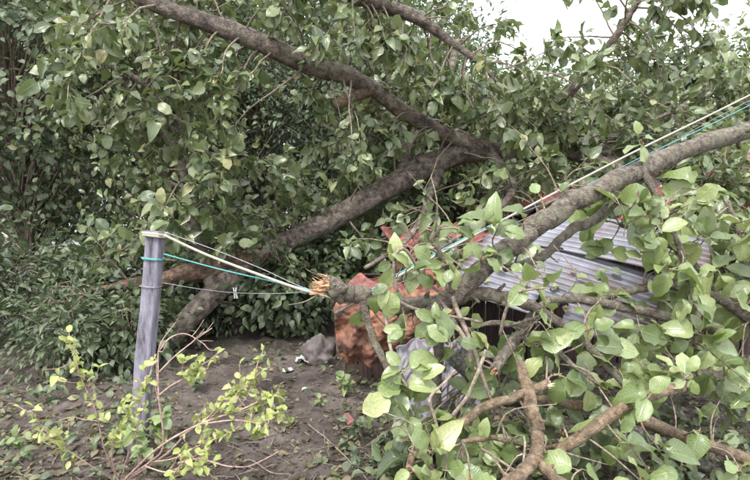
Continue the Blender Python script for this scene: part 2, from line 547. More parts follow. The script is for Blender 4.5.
# ------------------------------------------------------------------ growing sprays of twigs and leaves
def grow(spine, r, spacing, blen, lsize, twacc, leaves, start=0.0, droop=0.35, bias=(0, 0, 0), brad=0.012, ok=None, dens=1.0, lift=0.0):
    seg = np.linalg.norm(np.diff(spine, axis=0), axis=1)
    L = np.concatenate([[0], np.cumsum(seg)])
    s = start * L[-1] + r.uniform(0, spacing)
    while s < L[-1]:
        i = min(np.searchsorted(L, s), len(spine) - 1)
        p0 = spine[i]; t = nrm(spine[i] - spine[max(i - 1, 0)])
        d = rv(r); d = nrm(d - t * (d @ t) * 0.8) + 0.35 * t + np.array(bias) + np.array([0, 0, lift])
        ln = r.uniform(*blen); n = 7
        pts = [p0]; d = nrm(d)
        for k in range(n):
            d = nrm(d + rv(r, 0.16) + np.array([0, 0, -droop * 0.22]))
            pts.append(pts[-1] + d * ln / n)
        pts = np.array(pts)
        if ok is None or ok(pts[-1]):
            twacc.tube(pts, np.linspace(brad, brad * 0.3, len(pts)), 5, cap=False)
            m = max(2, int(ln / 0.11 * dens))
            for q in range(m):
                f = 0.22 + 0.78 * (q + r.random()) / m
                x = f * n; k = min(int(x), n - 1)
                b0 = pts[k] + (pts[k + 1] - pts[k]) * (x - k)
                bt = nrm(pts[k + 1] - pts[k])
                td = nrm(bt * 0.6 + rv(r, 0.6) + np.array([0, 0, -0.1]))
                tl = r.uniform(0.10, 0.30)
                b1 = b0 + td * tl * 0.5 + rv(r, 0.01); td2 = nrm(td + rv(r, 0.2) + np.array([0, 0, -0.15])); b2 = b1 + td2 * tl * 0.5
                if ok is not None and not ok(b2): continue
                twacc.tube([b0, b1, b2], [brad * 0.33, brad * 0.26, brad * 0.16], 3, cap=False)
                for z in range(int(r.integers(5, 9))):
                    g = r.random() ** 0.6
                    lp = b0 + (b1 - b0) * min(1, g * 2) if g < 0.5 else b1 + (b2 - b1) * (g * 2 - 1)
                    a = nrm(td2 * 0.55 + rv(r, 0.55) + np.array([0, 0, -0.28]))
                    nn = np.array([0, -0.35, 0.65]) + rv(r, 0.55)
                    leaves.add(lp + a * 0.02, a, nn, lsize * r.uniform(0.5, 1.2))
        s += spacing * r.uniform(0.5, 1.5)


def world_spline(rows, n, r_in_px=True):
    """rows of (px, py, distance, radius in px)"""
    q = np.array([np.append(P(a, b, d), rr * d / FPX if r_in_px else rr) for a, b, d, rr in rows])
    s = spline(q, n)
    return s[:, :3], np.maximum(s[:, 3], 0.002)


def pick_visible(L, count, lim=(-20, 770, -20, 500)):
    """the leaves that show largest: nearest of each small patch, by size and facing"""
    p, a, n, s = L
    x, y, d = proj(p + a * s[:, None] * 0.5)
    X, A, Nn = frames(a, n)
    view = nrm(p - CAM)
    face = np.abs(np.sum(Nn * view, axis=1))
    area = (s * FPX / d) ** 2 * (0.15 + face)
    inb = (x > lim[0]) & (x < lim[1]) & (y > lim[2]) & (y < lim[3]) & (d > 0.5)
    cell = (x // 7).astype(int) * 1000 + (y // 7).astype(int)
    best = {}
    for i in np.nonzero(inb)[0]:
        c = cell[i]
        if c not in best or d[i] < d[best[c]]: best[c] = i
    idx = np.array(list(best.values()))
    idx = idx[np.argsort(-area[idx])][:count]
    m = np.zeros(len(p), bool); m[idx] = True
    return m

# ------------------------------------------------------------------ the big fallen tree
base = P(96, 372, 5.0); base[2] = float(gz(base[0], base[1]))
ft = root('fallen_tree', base, 'large fallen tree with dark bark leaning over the collapsed roof', 'tree')
TR_ROWS = [(96, 372, 5.0, 20), (135, 354, 5.1, 17), (170, 336, 5.25, 14), (210, 298, 5.5, 11.5), (255, 256, 5.8, 10.5), (310, 231, 6.0, 10.5), (368, 199, 6.1, 11), (425, 167, 6.2, 11.5),
           (472, 151, 6.3, 11), (520, 154, 6.45, 9.5), (580, 146, 6.6, 7), (660, 120, 6.8, 5), (730, 80, 7.0, 3)]
tr, trr = world_spline(TR_ROWS, 90)
a = Acc(); a.tube(tr, trr, 16, 0.35, 5)
for k in range(6):                                                # surface roots at the base
    an = k * 1.05 + 0.4
    dv = np.array([math.cos(an), math.sin(an), 0])
    q = np.array([base + [0, 0, 0.16], base + dv * 0.28 + [0, 0, 0.07], base + dv * 0.62 + [0, 0, -0.06]])
    a.tube(spline(q, 8), np.linspace(0.08, 0.02, 8), 8, 0.3, k)
acc_link('trunk', a, M_BARK, ft)
LIMBS = {
    'upper': [(486, 152, 6.32, 9.5), (463, 143, 6.25, 12), (436, 131, 6.15, 9.5), (402, 110, 6.0, 8), (362, 82, 5.8, 8.5), (310, 65, 5.55, 9.5), (250, 38, 5.3, 9.5), (190, 17, 5.05, 8.5), (140, -4, 4.85, 8), (70, -40, 4.6, 6), (10, -70, 4.5, 4)],
    'top': [(300, -40, 5.0, 8), (345, -8, 5.1, 8), (385, 5, 5.2, 7.5), (420, 20, 5.3, 6), (440, 34, 5.35, 4.5), (478, 62, 5.4, 3), (500, 85, 5.4, 1.5)],
    'low': [(268, 252, 5.85, 10), (235, 262, 5.7, 10), (195, 272, 5.5, 10), (160, 280, 5.35, 8), (125, 284, 5.3, 5), (95, 290, 5.25, 2)],
    'right': [(512, 153, 6.4, 8), (545, 120, 6.1, 6), (585, 75, 5.7, 4.5), (620, 30, 5.4, 3.5), (650, -20, 5.2, 2)],
    'right_low': [(560, 150, 6.5, 7), (610, 165, 6.0, 5), (670, 190, 5.6, 4), (730, 220, 5.3, 2.5)],
    'back': [(400, 180, 6.2, 7), (420, 120, 6.8, 5), (450, 70, 7.2, 4), (460, 20, 7.5, 2.5)],
    'fore': [(440, 165, 6.25, 6), (430, 195, 5.9, 4.5), (420, 222, 5.4, 3.5), (400, 246, 5.0, 2.5), (365, 268, 4.7, 2)],
    'fore_b': [(490, 155, 6.3, 6), (512, 183, 5.7, 4.5), (502, 205, 5.3, 3), (465, 232, 4.9, 2), (430, 255, 4.7, 1.5)],
    'fore_c': [(600, 143, 6.6, 5), (622, 180, 5.7, 4), (600, 198, 5.2, 3), (555, 190, 5.0, 2)],
    'fore_d': [(670, 116, 6.8, 5), (700, 180, 5.6, 4), (690, 222, 5.0, 3), (655, 240, 4.8, 2)],
    'left_up': [(215, 292, 5.55, 7), (190, 220, 5.5, 5), (180, 150, 5.4, 4), (150, 90, 5.2, 3), (100, 60, 5.1, 2)],
}
limb_pts = {}
for k, rows in LIMBS.items():
    pt, rr = world_spline(rows, 60)
    limb_pts[k] = (pt, rr)
    a = Acc(); a.tube(pt, rr, 12, 0.32, len(k))
    lm = acc_link('limb', a, M_BARK_TORN if k == 'low' else M_BARK, ft)
    if k == 'low':                                             # strips of torn bark and rotten wood
        rs = np.random.default_rng(61); st = Acc()
        for z in range(46):
            j = int(rs.integers(2, 36)); an = rs.uniform(0, 6.28); ta = nrm(pt[j + 1] - pt[j - 1]); d_ = rv(rs); d_ = nrm(d_ - ta * (d_ @ ta)); e_ = np.cross(ta, d_)
            b_ = pt[j] + d_ * rr[j] * 0.95; l_ = rs.uniform(0.08, 0.30); w_ = rs.uniform(0.008, 0.025); f_ = nrm(ta + d_ * rs.uniform(0.0, 0.35)) * rs.choice((-1, 1))
            st.add([b_ + e_ * w_, b_ - e_ * w_, b_ + f_ * l_ * 0.6 - e_ * w_ * 0.8, b_ + f_ * l_ * 0.6 + e_ * w_ * 0.7, b_ + f_ * l_ + d_ * 0.02, b_ + f_ * l_ * 0.5 - d_ * 0.012], [(0, 1, 2, 3), (3, 2, 4), (1, 0, 5), (0, 3, 5), (2, 1, 5), (3, 4, 5), (4, 2, 5)])
        tag(acc_link('torn_bark', st, M_BARK_TORN, lm, False), None, None, None, 'stuff')
# broken stub below the upper limb
pt, rr = world_spline([(372, 90, 5.85, 6), (350, 98, 5.75, 6.2), (334, 106, 5.7, 6)], 14)
a = Acc(); a.tube(pt, rr, 12, 0.2, 3)
stub = acc_link('branch_stub', a, M_BARK_TAN, ft)
stub_line = (pt, rr)

def prune(rows_list, margin):
    segs = [(np.array(proj(pt)[:2]).T, proj(pt)[2], rr * FPX / proj(pt)[2]) for pt, rr in rows_list]
    rr_ = np.random.default_rng(99)
    def ok(p):
        x, y, d = proj(p)
        if d < 3.9: return False
        if float(fbm(np.array(p[0] * 1.15 + 40), np.array(p[2] * 1.15 + p[1] * 0.4), 3, 77)) < -0.15: return False     # hollows between the sprays
        if 232 < x < 335 and 78 < y < 150 and d < 6.4 and rr_.random() < 0.6: return False
        for xy, dd, rp in segs:
            q = np.hypot(xy[:, 0] - x, xy[:, 1] - y)
            i = int(np.argmin(q))
            if q[i] < rp[i] + margin and d < dd[i] and rr_.random() < (0.95 if 350 < x < 530 else 0.80): return False
        if 352 < x < 452 and 226 < y < 284 and d < 5.7 and rr_.random() < 0.6: return False   # the broken tiles show here
        if 498 < x < 580 and 192 < y < 234 and d < 6.0 and rr_.random() < 0.75: return False
        if 488 < x < 545 and y < 66 and rr_.random() < 0.80: return False       # open sky between the sprays
        if 290 < x < 470 and 285 < y < 420: return False                           # nothing hangs over the yard
        if x < 600 and y > (262 if x < 345 else 282) and d < (5.2 if x < 345 else 4.3): return False
        return True
    return ok

ok = prune([(tr[6:58], trr[6:58]), (limb_pts['upper'][0][0:52], limb_pts['upper'][1][0:52]), (limb_pts['top'][0][10:40], limb_pts['top'][1][10:40]), stub_line, stub_line], 8)
LV, TW = Leaves(), Acc()
r1 = np.random.default_rng(11)
LS = 0.130
grow(tr, r1, 0.062, (0.5, 1.3), LS, TW, LV, 0.14, 0.3, (0, 0.1, 0.15), 0.014, ok)
grow(limb_pts['upper'][0], r1, 0.055, (0.5, 1.5), LS, TW, LV, 0.05, 0.5, (0, 0, 0), 0.013, ok)
grow(limb_pts['top'][0], r1, 0.05, (0.4, 1.0), LS, TW, LV, 0.0, 0.5, (0, 0, 0), 0.012, ok)
grow(limb_pts['low'][0], r1, 0.08, (0.4, 1.0), LS, TW, LV, 0.05, 0.3, (0, 0.2, 0.2), 0.012, ok)
grow(limb_pts['right'][0], r1, 0.034, (0.4, 1.0), LS, TW, LV, 0.05, 0.4, (0, 0, 0), 0.012, ok)
grow(limb_pts['right_low'][0], r1, 0.07, (0.4, 1.0), LS, TW, LV, 0.05, 0.4, (0, 0, 0.1), 0.012, ok)
grow(limb_pts['back'][0], r1, 0.08, (0.5, 1.2), LS, TW, LV, 0.05, 0.4, (0, 0, 0), 0.012, ok)
for kf in ('fore', 'fore_b', 'fore_c', 'fore_d'):
    grow(limb_pts[kf][0], r1, 0.045, (0.35, 0.9), LS, TW, LV, 0.2, 0.4, (0, 0, 0.1), 0.010, ok)
grow(limb_pts['left_up'][0], r1, 0.06, (0.5, 1.1), LS, TW, LV, 0.10, 0.4, (0, 0, 0), 0.012, ok)
acc_link('twigs', TW, M_TWIG, ft)['kind'] = 'stuff'
Lp = LV.arr()
mk = pick_visible(Lp, 300)
leaf_objects(*[q[mk] for q in Lp], M_LEAF_TREE, ft, HI, 1)
leaf_mass('foliage', *[q[~mk] for q in Lp], M_LEAF_TREE, ft, LO, 2)
print('fallen tree leaves', len(Lp[0]))

# ------------------------------------------------------------------ standing trees and bushes behind
def tree(name, x, y, h, cr, label, mat, seed, nclust, lsize, templates=None, group='trees standing behind the fallen tree', crown_lo=0.25, per=42, blob=0.30, cat='tree', trunk_r=0.13, lean=0.0):
    r = np.random.default_rng(seed)
    b = np.array([x, y, float(gz(x, y))])
    t = root(name, b, label, cat, group)
    top = b + np.array([lean, r.uniform(-0.2, 0.2), h * 0.9])
    spine = spline([b - [0, 0, 0.05], b + (top - b) * 0.35 + rv(r, 0.10), b + (top - b) * 0.7 + rv(r, 0.14), top], 26)
    a = Acc(); a.tube(spine, np.linspace(trunk_r, trunk_r * 0.18, 26) + trunk_r * 0.5 * np.exp(-np.arange(26) * 0.8), 9, 0.25, seed)
    acc_link('trunk', a, M_BARK, t)
    br = Acc(); pos, ax, no, sz = [], [], [], []
    lo = crown_lo * h
    cz = (h + lo) / 2; hz = (h - lo) / 2
    for k in range(nclust):
        d = nrm(rv(r)); rad = r.uniform(0.35, 1.0) ** 0.5 * (0.8 + 0.35 * vnoise(np.array([d[0] * 2 + 7 + seed]), np.array([d[2] * 2 + d[1]]), seed)[0])
        c = b + np.array([lean * 0.6, 0, cz]) + d * np.array([cr, cr * 0.85, hz]) * rad
        if c[2] < 0.12: c[2] = 0.12 + abs(r.normal(0, 0.1))
        j = int(np.clip((c[2] - b[2]) / h * 22 - 4, 1, 24))
        mid = (spine[j] + c) / 2 + rv(r, 0.12) + [0, 0, 0.12]
        br.tube(spline([spine[j], mid, c], 6), np.linspace(trunk_r * 0.22, 0.006, 6), 4, cap=False)
        m = int(per * r.uniform(0.6, 1.4))
        off = r.normal(0, 1, (m, 3)) * blob * r.uniform(0.7, 1.2) * np.array([1, 1, 0.75])
        pos.append(c + off)
        ax.append(nrm(off / blob * 0.5 + d * 0.5 + r.normal(0, 0.3, (m, 3)) + np.array([0, 0, -0.3])))
        no.append(np.array([0, -0.2, 0.6]) + d * 0.5 + r.normal(0, 0.42, (m, 3)))
        sz.append(lsize * r.uniform(0.6, 1.2, m))
    acc_link('branches', br, M_TWIG, t)['kind'] = 'stuff'
    leaf_mass('crown', np.vstack(pos), np.vstack(ax), np.vstack(no), np.concatenate(sz), mat, t, templates or LO, seed)
    return t

TREES = [
    # px of trunk, distance, height, crown radius, material, clusters, leaf size, label
    (30, 8.2, 5.6, 1.7, M_LEAF_BACK, 170, 0.12, 'broad leafy tree at far left behind the post'),
    (170, 8.6, 6.4, 1.7, M_LEAF_TREE, 190, 0.12, 'leafy grey-green tree behind the trunk foot, left of centre'),
    (268, 9.4, 5.2, 1.5, M_LEAF_BLUE, 260, 0.085, 'bluish-green small-leaved tree seen under the upper limb'),
    (370, 8.9, 5.8, 1.5, M_LEAF_BACK, 170, 0.11, 'dark tree behind the middle of the fallen trunk'),
    (455, 9.6, 3.9, 1.5, M_LEAF_BACK, 150, 0.11, 'low dark tree behind the fork of the trunk'),
    (560, 9.0, 3.7, 1.4, M_LEAF_TREE, 150, 0.11, 'low grey-green tree behind the tiled roof'),
    (665, 9.5, 4.6, 1.6, M_LEAF_BACK, 160, 0.12, 'rounded dark tree at right behind the roof'),
    (760, 8.8, 4.5, 1.5, M_LEAF_TREE, 150, 0.12, 'grey-green tree at the far right edge'),
    (-60, 12.5, 8.5, 2.8, M_LEAF_BACK, 200, 0.17, 'tall far tree at the left edge'),
    (95, 13.0, 9.0, 2.6, M_LEAF_BLUE, 210, 0.17, 'tall bluish far tree above the post'),
    (215, 13.5, 9.3, 2.6, M_LEAF_BACK, 210, 0.17, 'tall dark far tree left of the stub'),
    (335, 13.0, 8.8, 2.5, M_LEAF_BACK, 210, 0.17, 'tall dark far tree above the middle of the trunk'),
    (440, 13.5, 6.9, 1.9, M_LEAF_BLUE, 170, 0.16, 'far bluish tree left of the patch of sky'),
    (530, 14.0, 4.9, 2.2, M_LEAF_BACK, 170, 0.17, 'low far tree under the patch of sky'),
    (640, 14.0, 5.0, 2.4, M_LEAF_BLUE, 170, 0.17, 'low bluish far tree right of the patch of sky'),
    (-150, 17.0, 9.0, 3.4, M_LEAF_BACK, 200, 0.22, 'farthest tree at the left edge'),
    (40, 18.0, 9.0, 3.4, M_LEAF_BACK, 200, 0.22, 'farthest tree behind the tall left trees'),
    (200, 18.5, 9.0, 3.4, M_LEAF_BLUE, 200, 0.22, 'farthest bluish tree left of centre'),
    (350, 18.0, 8.0, 3.4, M_LEAF_BACK, 200, 0.22, 'farthest tree at the centre'),
    (780, 13.0, 5.2, 2.6, M_LEAF_BACK, 170, 0.17, 'far tree under the open sky at right'),
]
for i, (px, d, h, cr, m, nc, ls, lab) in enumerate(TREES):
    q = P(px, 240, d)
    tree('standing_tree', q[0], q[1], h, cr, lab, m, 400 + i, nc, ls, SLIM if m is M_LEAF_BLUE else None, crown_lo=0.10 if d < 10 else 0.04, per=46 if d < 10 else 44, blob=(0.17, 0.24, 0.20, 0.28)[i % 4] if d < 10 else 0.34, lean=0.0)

BUSH = [
    (20, 5.6, 1.25, 0.55, 'dark bush left of the leaning post'), (95, 6.0, 1.1, 0.5, 'dark bush by the foot of the fallen trunk'),
    (182, 5.9, 0.75, 0.42, 'low dark bush under the lower trunk'), (232, 6.0, 0.85, 0.5, 'dark bush below the trunk, near the hanging peg'),
    (285, 5.9, 0.95, 0.45, 'dark glossy bush left of the grey stone'), (318, 6.4, 1.2, 0.5, 'taller dark bush behind the broken branch end'),
    (262, 6.9, 1.4, 0.6, 'bush behind the trunk where it bends'), (350, 7.3, 1.6, 0.6, 'bush behind the sagging left end of roof'),
    (118, 4.75, 0.62, 0.34, 'low dark bush hiding the root of the fallen trunk'), (60, 4.7, 0.85, 0.42, 'dark bush between the post and the left edge'),
    (-60, 5.2, 1.5, 0.6, 'big bush at the left edge'), (410, 7.6, 1.9, 0.7, 'bush behind the red roof tiles'),
    (500, 7.6, 2.1, 0.7, 'bush under the thick end of the trunk'), (600, 7.8, 2.3, 0.8, 'bush behind the right part of the roof'), (700, 7.6, 2.4, 0.8, 'bush at right behind the ridge'),
]
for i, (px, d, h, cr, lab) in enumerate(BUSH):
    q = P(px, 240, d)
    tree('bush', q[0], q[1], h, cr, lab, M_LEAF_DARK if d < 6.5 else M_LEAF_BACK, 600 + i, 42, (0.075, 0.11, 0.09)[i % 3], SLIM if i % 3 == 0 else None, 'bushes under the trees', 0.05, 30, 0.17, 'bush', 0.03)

# ------------------------------------------------------------------ the collapsed house
E0, E1, T0, T1 = P(338, 302, 4.35), P(830, 236, 4.95), P(392, 234, 5.7), P(830, 140, 6.3)
def RP(u, v):
    p = (E0 * (1 - u) + E1 * u) * (1 - v) + (T0 * (1 - u) + T1 * u) * v
    sag = -0.10 * math.exp(-((u - 0.12) / 0.14) ** 2) - 0.05 * math.sin(u * 9) * (1 - u)
    return p + np.array([0, 0, sag])
hb = RP(0.5, 0.3); hb[2] = 0
house = root('collapsed_house', hb, 'collapsed low house with broken red tiled roof under the fallen tree', 'house')
def RF(u, v):
    e = 0.01
    ex = nrm(RP(u + e, v) - RP(u - e, v)); ey = RP(u, v + e) - RP(u, v - e)
    n = nrm(np.cross(ex, ey)); ey = np.cross(n, ex)
    return ex, ey, n
# clay tiles, a curved pan with a roll
prof = [(-0.125, 0.020), (-0.10, 0.034), (-0.07, 0.020), (-0.03, 0.004), (0.03, 0.002), (0.075, 0.012), (0.10, 0.030), (0.125, 0.040)]
V, F = [], []
for yy, lift in ((-0.20, 0.014), (0.20, 0.0)):
    for dz in (0.0, -0.014):
        for x, z in prof: V.append((x, yy, z + dz + lift))
k = len(prof)
for j in range(k - 1):
    F += [(j, j + 1, 2 * k + j + 1, 2 * k + j), (k + j + 1, k + j, 3 * k + j, 3 * k + j + 1), (j + 1, j, k + j, k + j + 1), (2 * k + j, 2 * k + j + 1, 3 * k + j + 1, 3 * k + j)]
F += [(0, 2 * k, 3 * k, k), (k - 1, 2 * k - 1, 4 * k - 1, 3 * k - 1)]
tile_me = mesh_from('tile', V, F, M_TILE, False)
r2 = np.random.default_rng(23)
ncol, nrow = 20, 5
for j in range(nrow):
    for i in range(ncol):
        u, v = (i + 0.5) / ncol, (j + 0.5) / nrow
        wild = math.exp(-u / 0.20)
        if r2.random() < 0.06 + 0.16 * wild: continue
        ex, ey, n = RF(u, v)
        M = Matrix([[ex[q], ey[q], n[q], 0] for q in range(3)] + [[0, 0, 0, 1]])
        c = RP(u, v) + n * (0.045 + 0.05 * wild * r2.random()) + rv(r2, 0.012 + 0.035 * wild)
        R = Matrix.Rotation(r2.normal(0, 0.03 + 0.28 * wild), 4, 'Z') @ Matrix.Rotation(r2.normal(0, 0.02 + 0.16 * wild), 4, 'X') @ Matrix.Rotation(r2.normal(0, 0.02 + 0.12 * wild), 4, 'Y')
        link('tile', tile_me, house, Matrix.Translation(Vector(c)) @ M @ R)
for i in range(12):                                            # rafters
    u = (i + 0.5) / 12
    a = Acc(); ex, ey, n = RF(u, 0.5)
    p0, p1 = RP(u, -0.06) - n * 0.05, RP(u, 1.03) - n * 0.05
    a.box((p0 + p1) / 2, ex, nrm(p1 - p0), np.cross(ex, nrm(p1 - p0)), 0.03, np.linalg.norm(p1 - p0) / 2, 0.035)
    acc_link('rafter', a, M_PLANK, house, False)
for j in range(6):                                             # battens
    v = 0.03 + j * 0.19
    a = Acc(); q = np.array([RP(u, v) - RF(u, v)[2] * 0.0 for u in np.linspace(0.0, 1, 16)])
    a.tube(q, 0.014, 4)
    acc_link('batten', a, M_PLANK, house, False)
# a ridge pole and its back posts
a = Acc(); a.tube(np.array([RP(u, 1.02) + [0, 0, -0.06] for u in np.linspace(0, 1, 14)]), 0.05, 8, 0.2, 4)
acc_link('ridge_pole', a, M_PLANK, house)
for u in (0.16, 0.45, 0.72, 0.98):
    p = RP(u, 1.02); a = Acc(); a.tube([[p[0], p[1], -0.1], [p[0] + 0.01, p[1], p[2] * 0.5], [p[0], p[1], p[2] - 0.10]], 0.05, 8, 0.2, 2)
    acc_link('post', a, M_PLANK, house)
# plank wall under the eave
for i in range(37):
    u = 0.01 + 0.027 * i
    p = RP(u, 0.10); ex, ey, n = RF(u, 0.1)
    exh = nrm([ex[0], ex[1], 0]); nh = np.array([-exh[1], exh[0], 0])
    top = p[2] - 0.06 - r2.uniform(0, 0.03)
    a = Acc(); a.box([p[0], p[1] + r2.normal(0, 0.006), top / 2 - 0.04], exh, nh, [0, 0, 1], 0.056 - r2.uniform(0, 0.006), 0.011, top / 2 + 0.04)
    acc_link('plank', a, M_PLANK, house, False)

# corrugated tin sheets slid down over the eave
def tin(name, o_, s_, t_, width, length, label, hole=None, seed=0):
    """corrugations run along s_"""
    s_, t_ = nrm(s_), np.asarray(t_, float); n = nrm(np.cross(s_, t_)); n = n if n[2] > 0 else -n
    t_ = nrm(t_ - s_ * (t_ @ s_))
    pitch = 0.070; nu = int(width / pitch * 10); nv = 26
    V = []; F = []
    for lay in (0.0, -0.0025):
        for i in range(nu + 1):
            for j in range(nv + 1):
                a, b = i / nu * width, j / nv * length
                z = 0.013 * math.tanh(2.4 * math.sin(a / pitch * 2 * math.pi)) + 0.05 * float(fbm(np.array(a * 1.6 + seed), np.array(b * 1.6), 2, seed)) - 0.05 * (b / length) ** 3 + lay
                V.append(np.asarray(o_) + t_ * a + s_ * b + n * z)
    m = (nu + 1) * (nv + 1)
    keep = {}
    for i in range(nu):
        for j in range(nv):
            if hole and hole[0] < i / nu < hole[1] and hole[2] < j / nv < hole[3]: continue
            q = (i * (nv + 1) + j, (i + 1) * (nv + 1) + j, (i + 1) * (nv + 1) + j + 1, i * (nv + 1) + j + 1)
            F.append(q); F.append(tuple(x + m for x in q[::-1])); keep[(i, j)] = q
    for (i, j), q in keep.items():
        for di, dj, e in ((0, -1, (0, 1)), (1, 0, (1, 2)), (0, 1, (2, 3)), (-1, 0, (3, 0))):
            if (i + di, j + dj) not in keep:
                F.append((q[e[1]], q[e[0]], q[e[0]] + m, q[e[1]] + m))
    a = Acc(); a.add(V, F)
    return tag(acc_link(name, a, M_TIN, None), label, 'roof sheet', 'tin roof sheets')

tA, tB, tC = P(446, 288, 3.85), P(650, 352, 3.2), P(545, 212, 4.62)
tin('tin_sheet', tA, tB - tA, tC - tA, 0.90, 1.35, 'grey corrugated tin sheet with a hole, below the thick branch', (0.07, 0.24, 0.44, 0.60), 3)
sdir, tdir = nrm(tB - tA), nrm(tC - tA)
tD = tA + tdir * 0.80 + sdir * 0.18 + np.array([0, 0, 0.03])
rl = np.random.default_rng(37); tperp = nrm(tdir - sdir * (tdir @ sdir)); tn = nrm(np.cross(sdir, tperp)); tn = tn if tn[2] > 0 else -tn
for k in range(18):                                             # shed leaves on the tin
    p_ = tA + sdir * rl.uniform(0.05, 1.1) + tperp * rl.uniform(0.12, 0.78) + tn * 0.045
    a_ = nrm(sdir * rl.normal() + tperp * rl.normal())
    before = set(bpy.data.objects)
    leaf_objects(p_[None], a_[None], nrm(tn + rv(rl, 0.12))[None], np.array([rl.uniform(0.05, 0.10)]), M_LEAF_FG if k % 3 else M_LITTER, None, HI, k, 'fallen_leaf')
    for o in set(bpy.data.objects) - before: tag(o, 'single shed leaf lying flat on the lower tin sheet', 'leaf', 'shed leaves on the tin')
tin('tin_sheet', tD, sdir + np.array([0, 0, 0.06]), tdir, 0.62, 1.25, 'upper grey tin sheet tucked under the tiles at right', None, 8)

# ------------------------------------------------------------------ things lying about the house
def sheet(name, fn, nu, nv, mat, thick=0.004):
    """a cloth-like sheet with two faces and a closed rim"""
    U, Vv = np.meshgrid(np.linspace(0, 1, nu), np.linspace(0, 1, nv), indexing='ij')
    p = fn(U, Vv)
    du = np.gradient(p, axis=0); dv = np.gradient(p, axis=1)
    n = nrm(np.cross(du, dv))
    top = p.reshape(-1, 3); bot = (p - n * thick).reshape(-1, 3); m = len(top)
    F = []
    for i in range(nu - 1):
        for j in range(nv - 1):
            q = (i * nv + j, (i + 1) * nv + j, (i + 1) * nv + j + 1, i * nv + j + 1)
            F += [q, tuple(x + m for x in q[::-1])]
    rim = [(i * nv, (i + 1) * nv) for i in range(nu - 1)] + [((i + 1) * nv + nv - 1, i * nv + nv - 1) for i in range(nu - 1)]
    rim += [(j + 1, j) for j in range(nv - 1)] + [((nu - 1) * nv + j, (nu - 1) * nv + j + 1) for j in range(nv - 1)]
    for a_, b_ in rim: F.append((b_, a_, a_ + m, b_ + m))
    a = Acc(); a.add(np.vstack([top, bot]), F)
    return a

# rust-coloured sheet hanging from the eave
def tarp_fn(U, V):
    x0, x1 = P(336, 300, 4.08), P(452, 300, 3.98)
    base_ = x0[None, None] * (1 - U[..., None]) + x1[None, None] * U[..., None]
    drop = 0.60 + 0.10 * fbm(U * 7 + 3, U * 0 + 2, 3, 6) * 2 + 0.05 * fbm(U * 40, U * 0 + 5, 2, 19) - 0.08 * U
    z = 0.86 - V * drop
    bul = 0.13 * np.sin(np.clip(V, 0, 1) * math.pi * 0.9) * (0.5 + np.sin(U * math.pi)) + 0.03 * np.sin(U * 26 + V * 7) * V + 0.10 * fbm(U * 5 + V * 3, V * 5 - U * 4, 4, 12) + 0.07 * np.abs(fbm(U * 7 + V * 5, V * 3 - U * 2, 3, 15)) + 0.012 * fbm(U * 30, V * 26, 2, 16) + 0.05 * np.abs(((U * 4.2 + V * 2.6 + 0.5 * fbm(U * 4, V * 4, 2, 18)) % 1.0) - 0.5)
    p = np.zeros(U.shape + (3,))
    p[..., 0] = base_[..., 0] + 0.05 * fbm(V * 5, U * 5, 3, 2) + 0.06 * (V - 0.5) * (0.5 - U)
    p[..., 1] = base_[..., 1] - bul + 0.10 * V
    p[..., 2] = z + 0.02 * fbm(U * 10, V * 4, 2, 31)
    return p
tag(acc_link('hanging_sheet', sheet('hanging_sheet', tarp_fn, 110, 80, M_TARP), M_TARP), 'crumpled rust-orange sheet hanging below the broken branch', 'sheet')

def lump(name, c, size, seed, mat, label, cat, flat=0.35, res=22, amp=0.35, group=None, squash=None):
    th = np.linspace(0, math.pi, res); ph = np.linspace(0, 2 * math.pi, res * 2, endpoint=False)
    T, Ph = np.meshgrid(th, ph, indexing='ij')
    d = np.stack([np.sin(T) * np.cos(Ph), np.sin(T) * np.sin(Ph), np.cos(T)], -1)
    r_ = 1 + amp * (fbm(d[..., 0] * 1.6 + seed, d[..., 1] * 1.6 + d[..., 2] * 1.3, 4, seed) * 2)
    r_ = r_ * (1 + 0.25 * amp * np.round(fbm(d[..., 2] * 2.4 + seed, d[..., 0] * 2.1, 2, seed + 3) * 6) / 2)
    p = d * r_[..., None] * np.array(size)
    p[..., 2] = np.maximum(p[..., 2], -flat * size[2]) + flat * size[2]
    p = p.reshape(-1, 3) + np.asarray(c)
    n2 = res * 2; F = []
    for i in range(res - 1):
        for j in range(n2):
            k_ = (j + 1) % n2
            F.append((i * n2 + j, (i + 1) * n2 + j, (i + 1) * n2 + k_, i * n2 + k_))
    a = Acc(); a.add(p, F)
    o = acc_link(name, a, mat)
    if label: tag(o, label, cat, group)
    return o

def on_ground(px, py):
    """where the line of sight through a pixel meets the ground"""
    d = 3.0
    for _ in range(5):
        q = P(px, py, d); g = float(gz(q[0], q[1]))
        d = (CAM_H - g) / ((py - 240) / FPX * cp + sp_)
    q = P(px, py, d); q[2] = float(gz(q[0], q[1]))
    return q

g = on_ground(318, 366)
lump('stone', g + [0.0, 0.10, -0.03], (0.16, 0.13, 0.17), 4, M_STONE, 'rounded grey stone on the mud left of the rust-orange sheet', 'stone', 0.5, 26, 0.6)

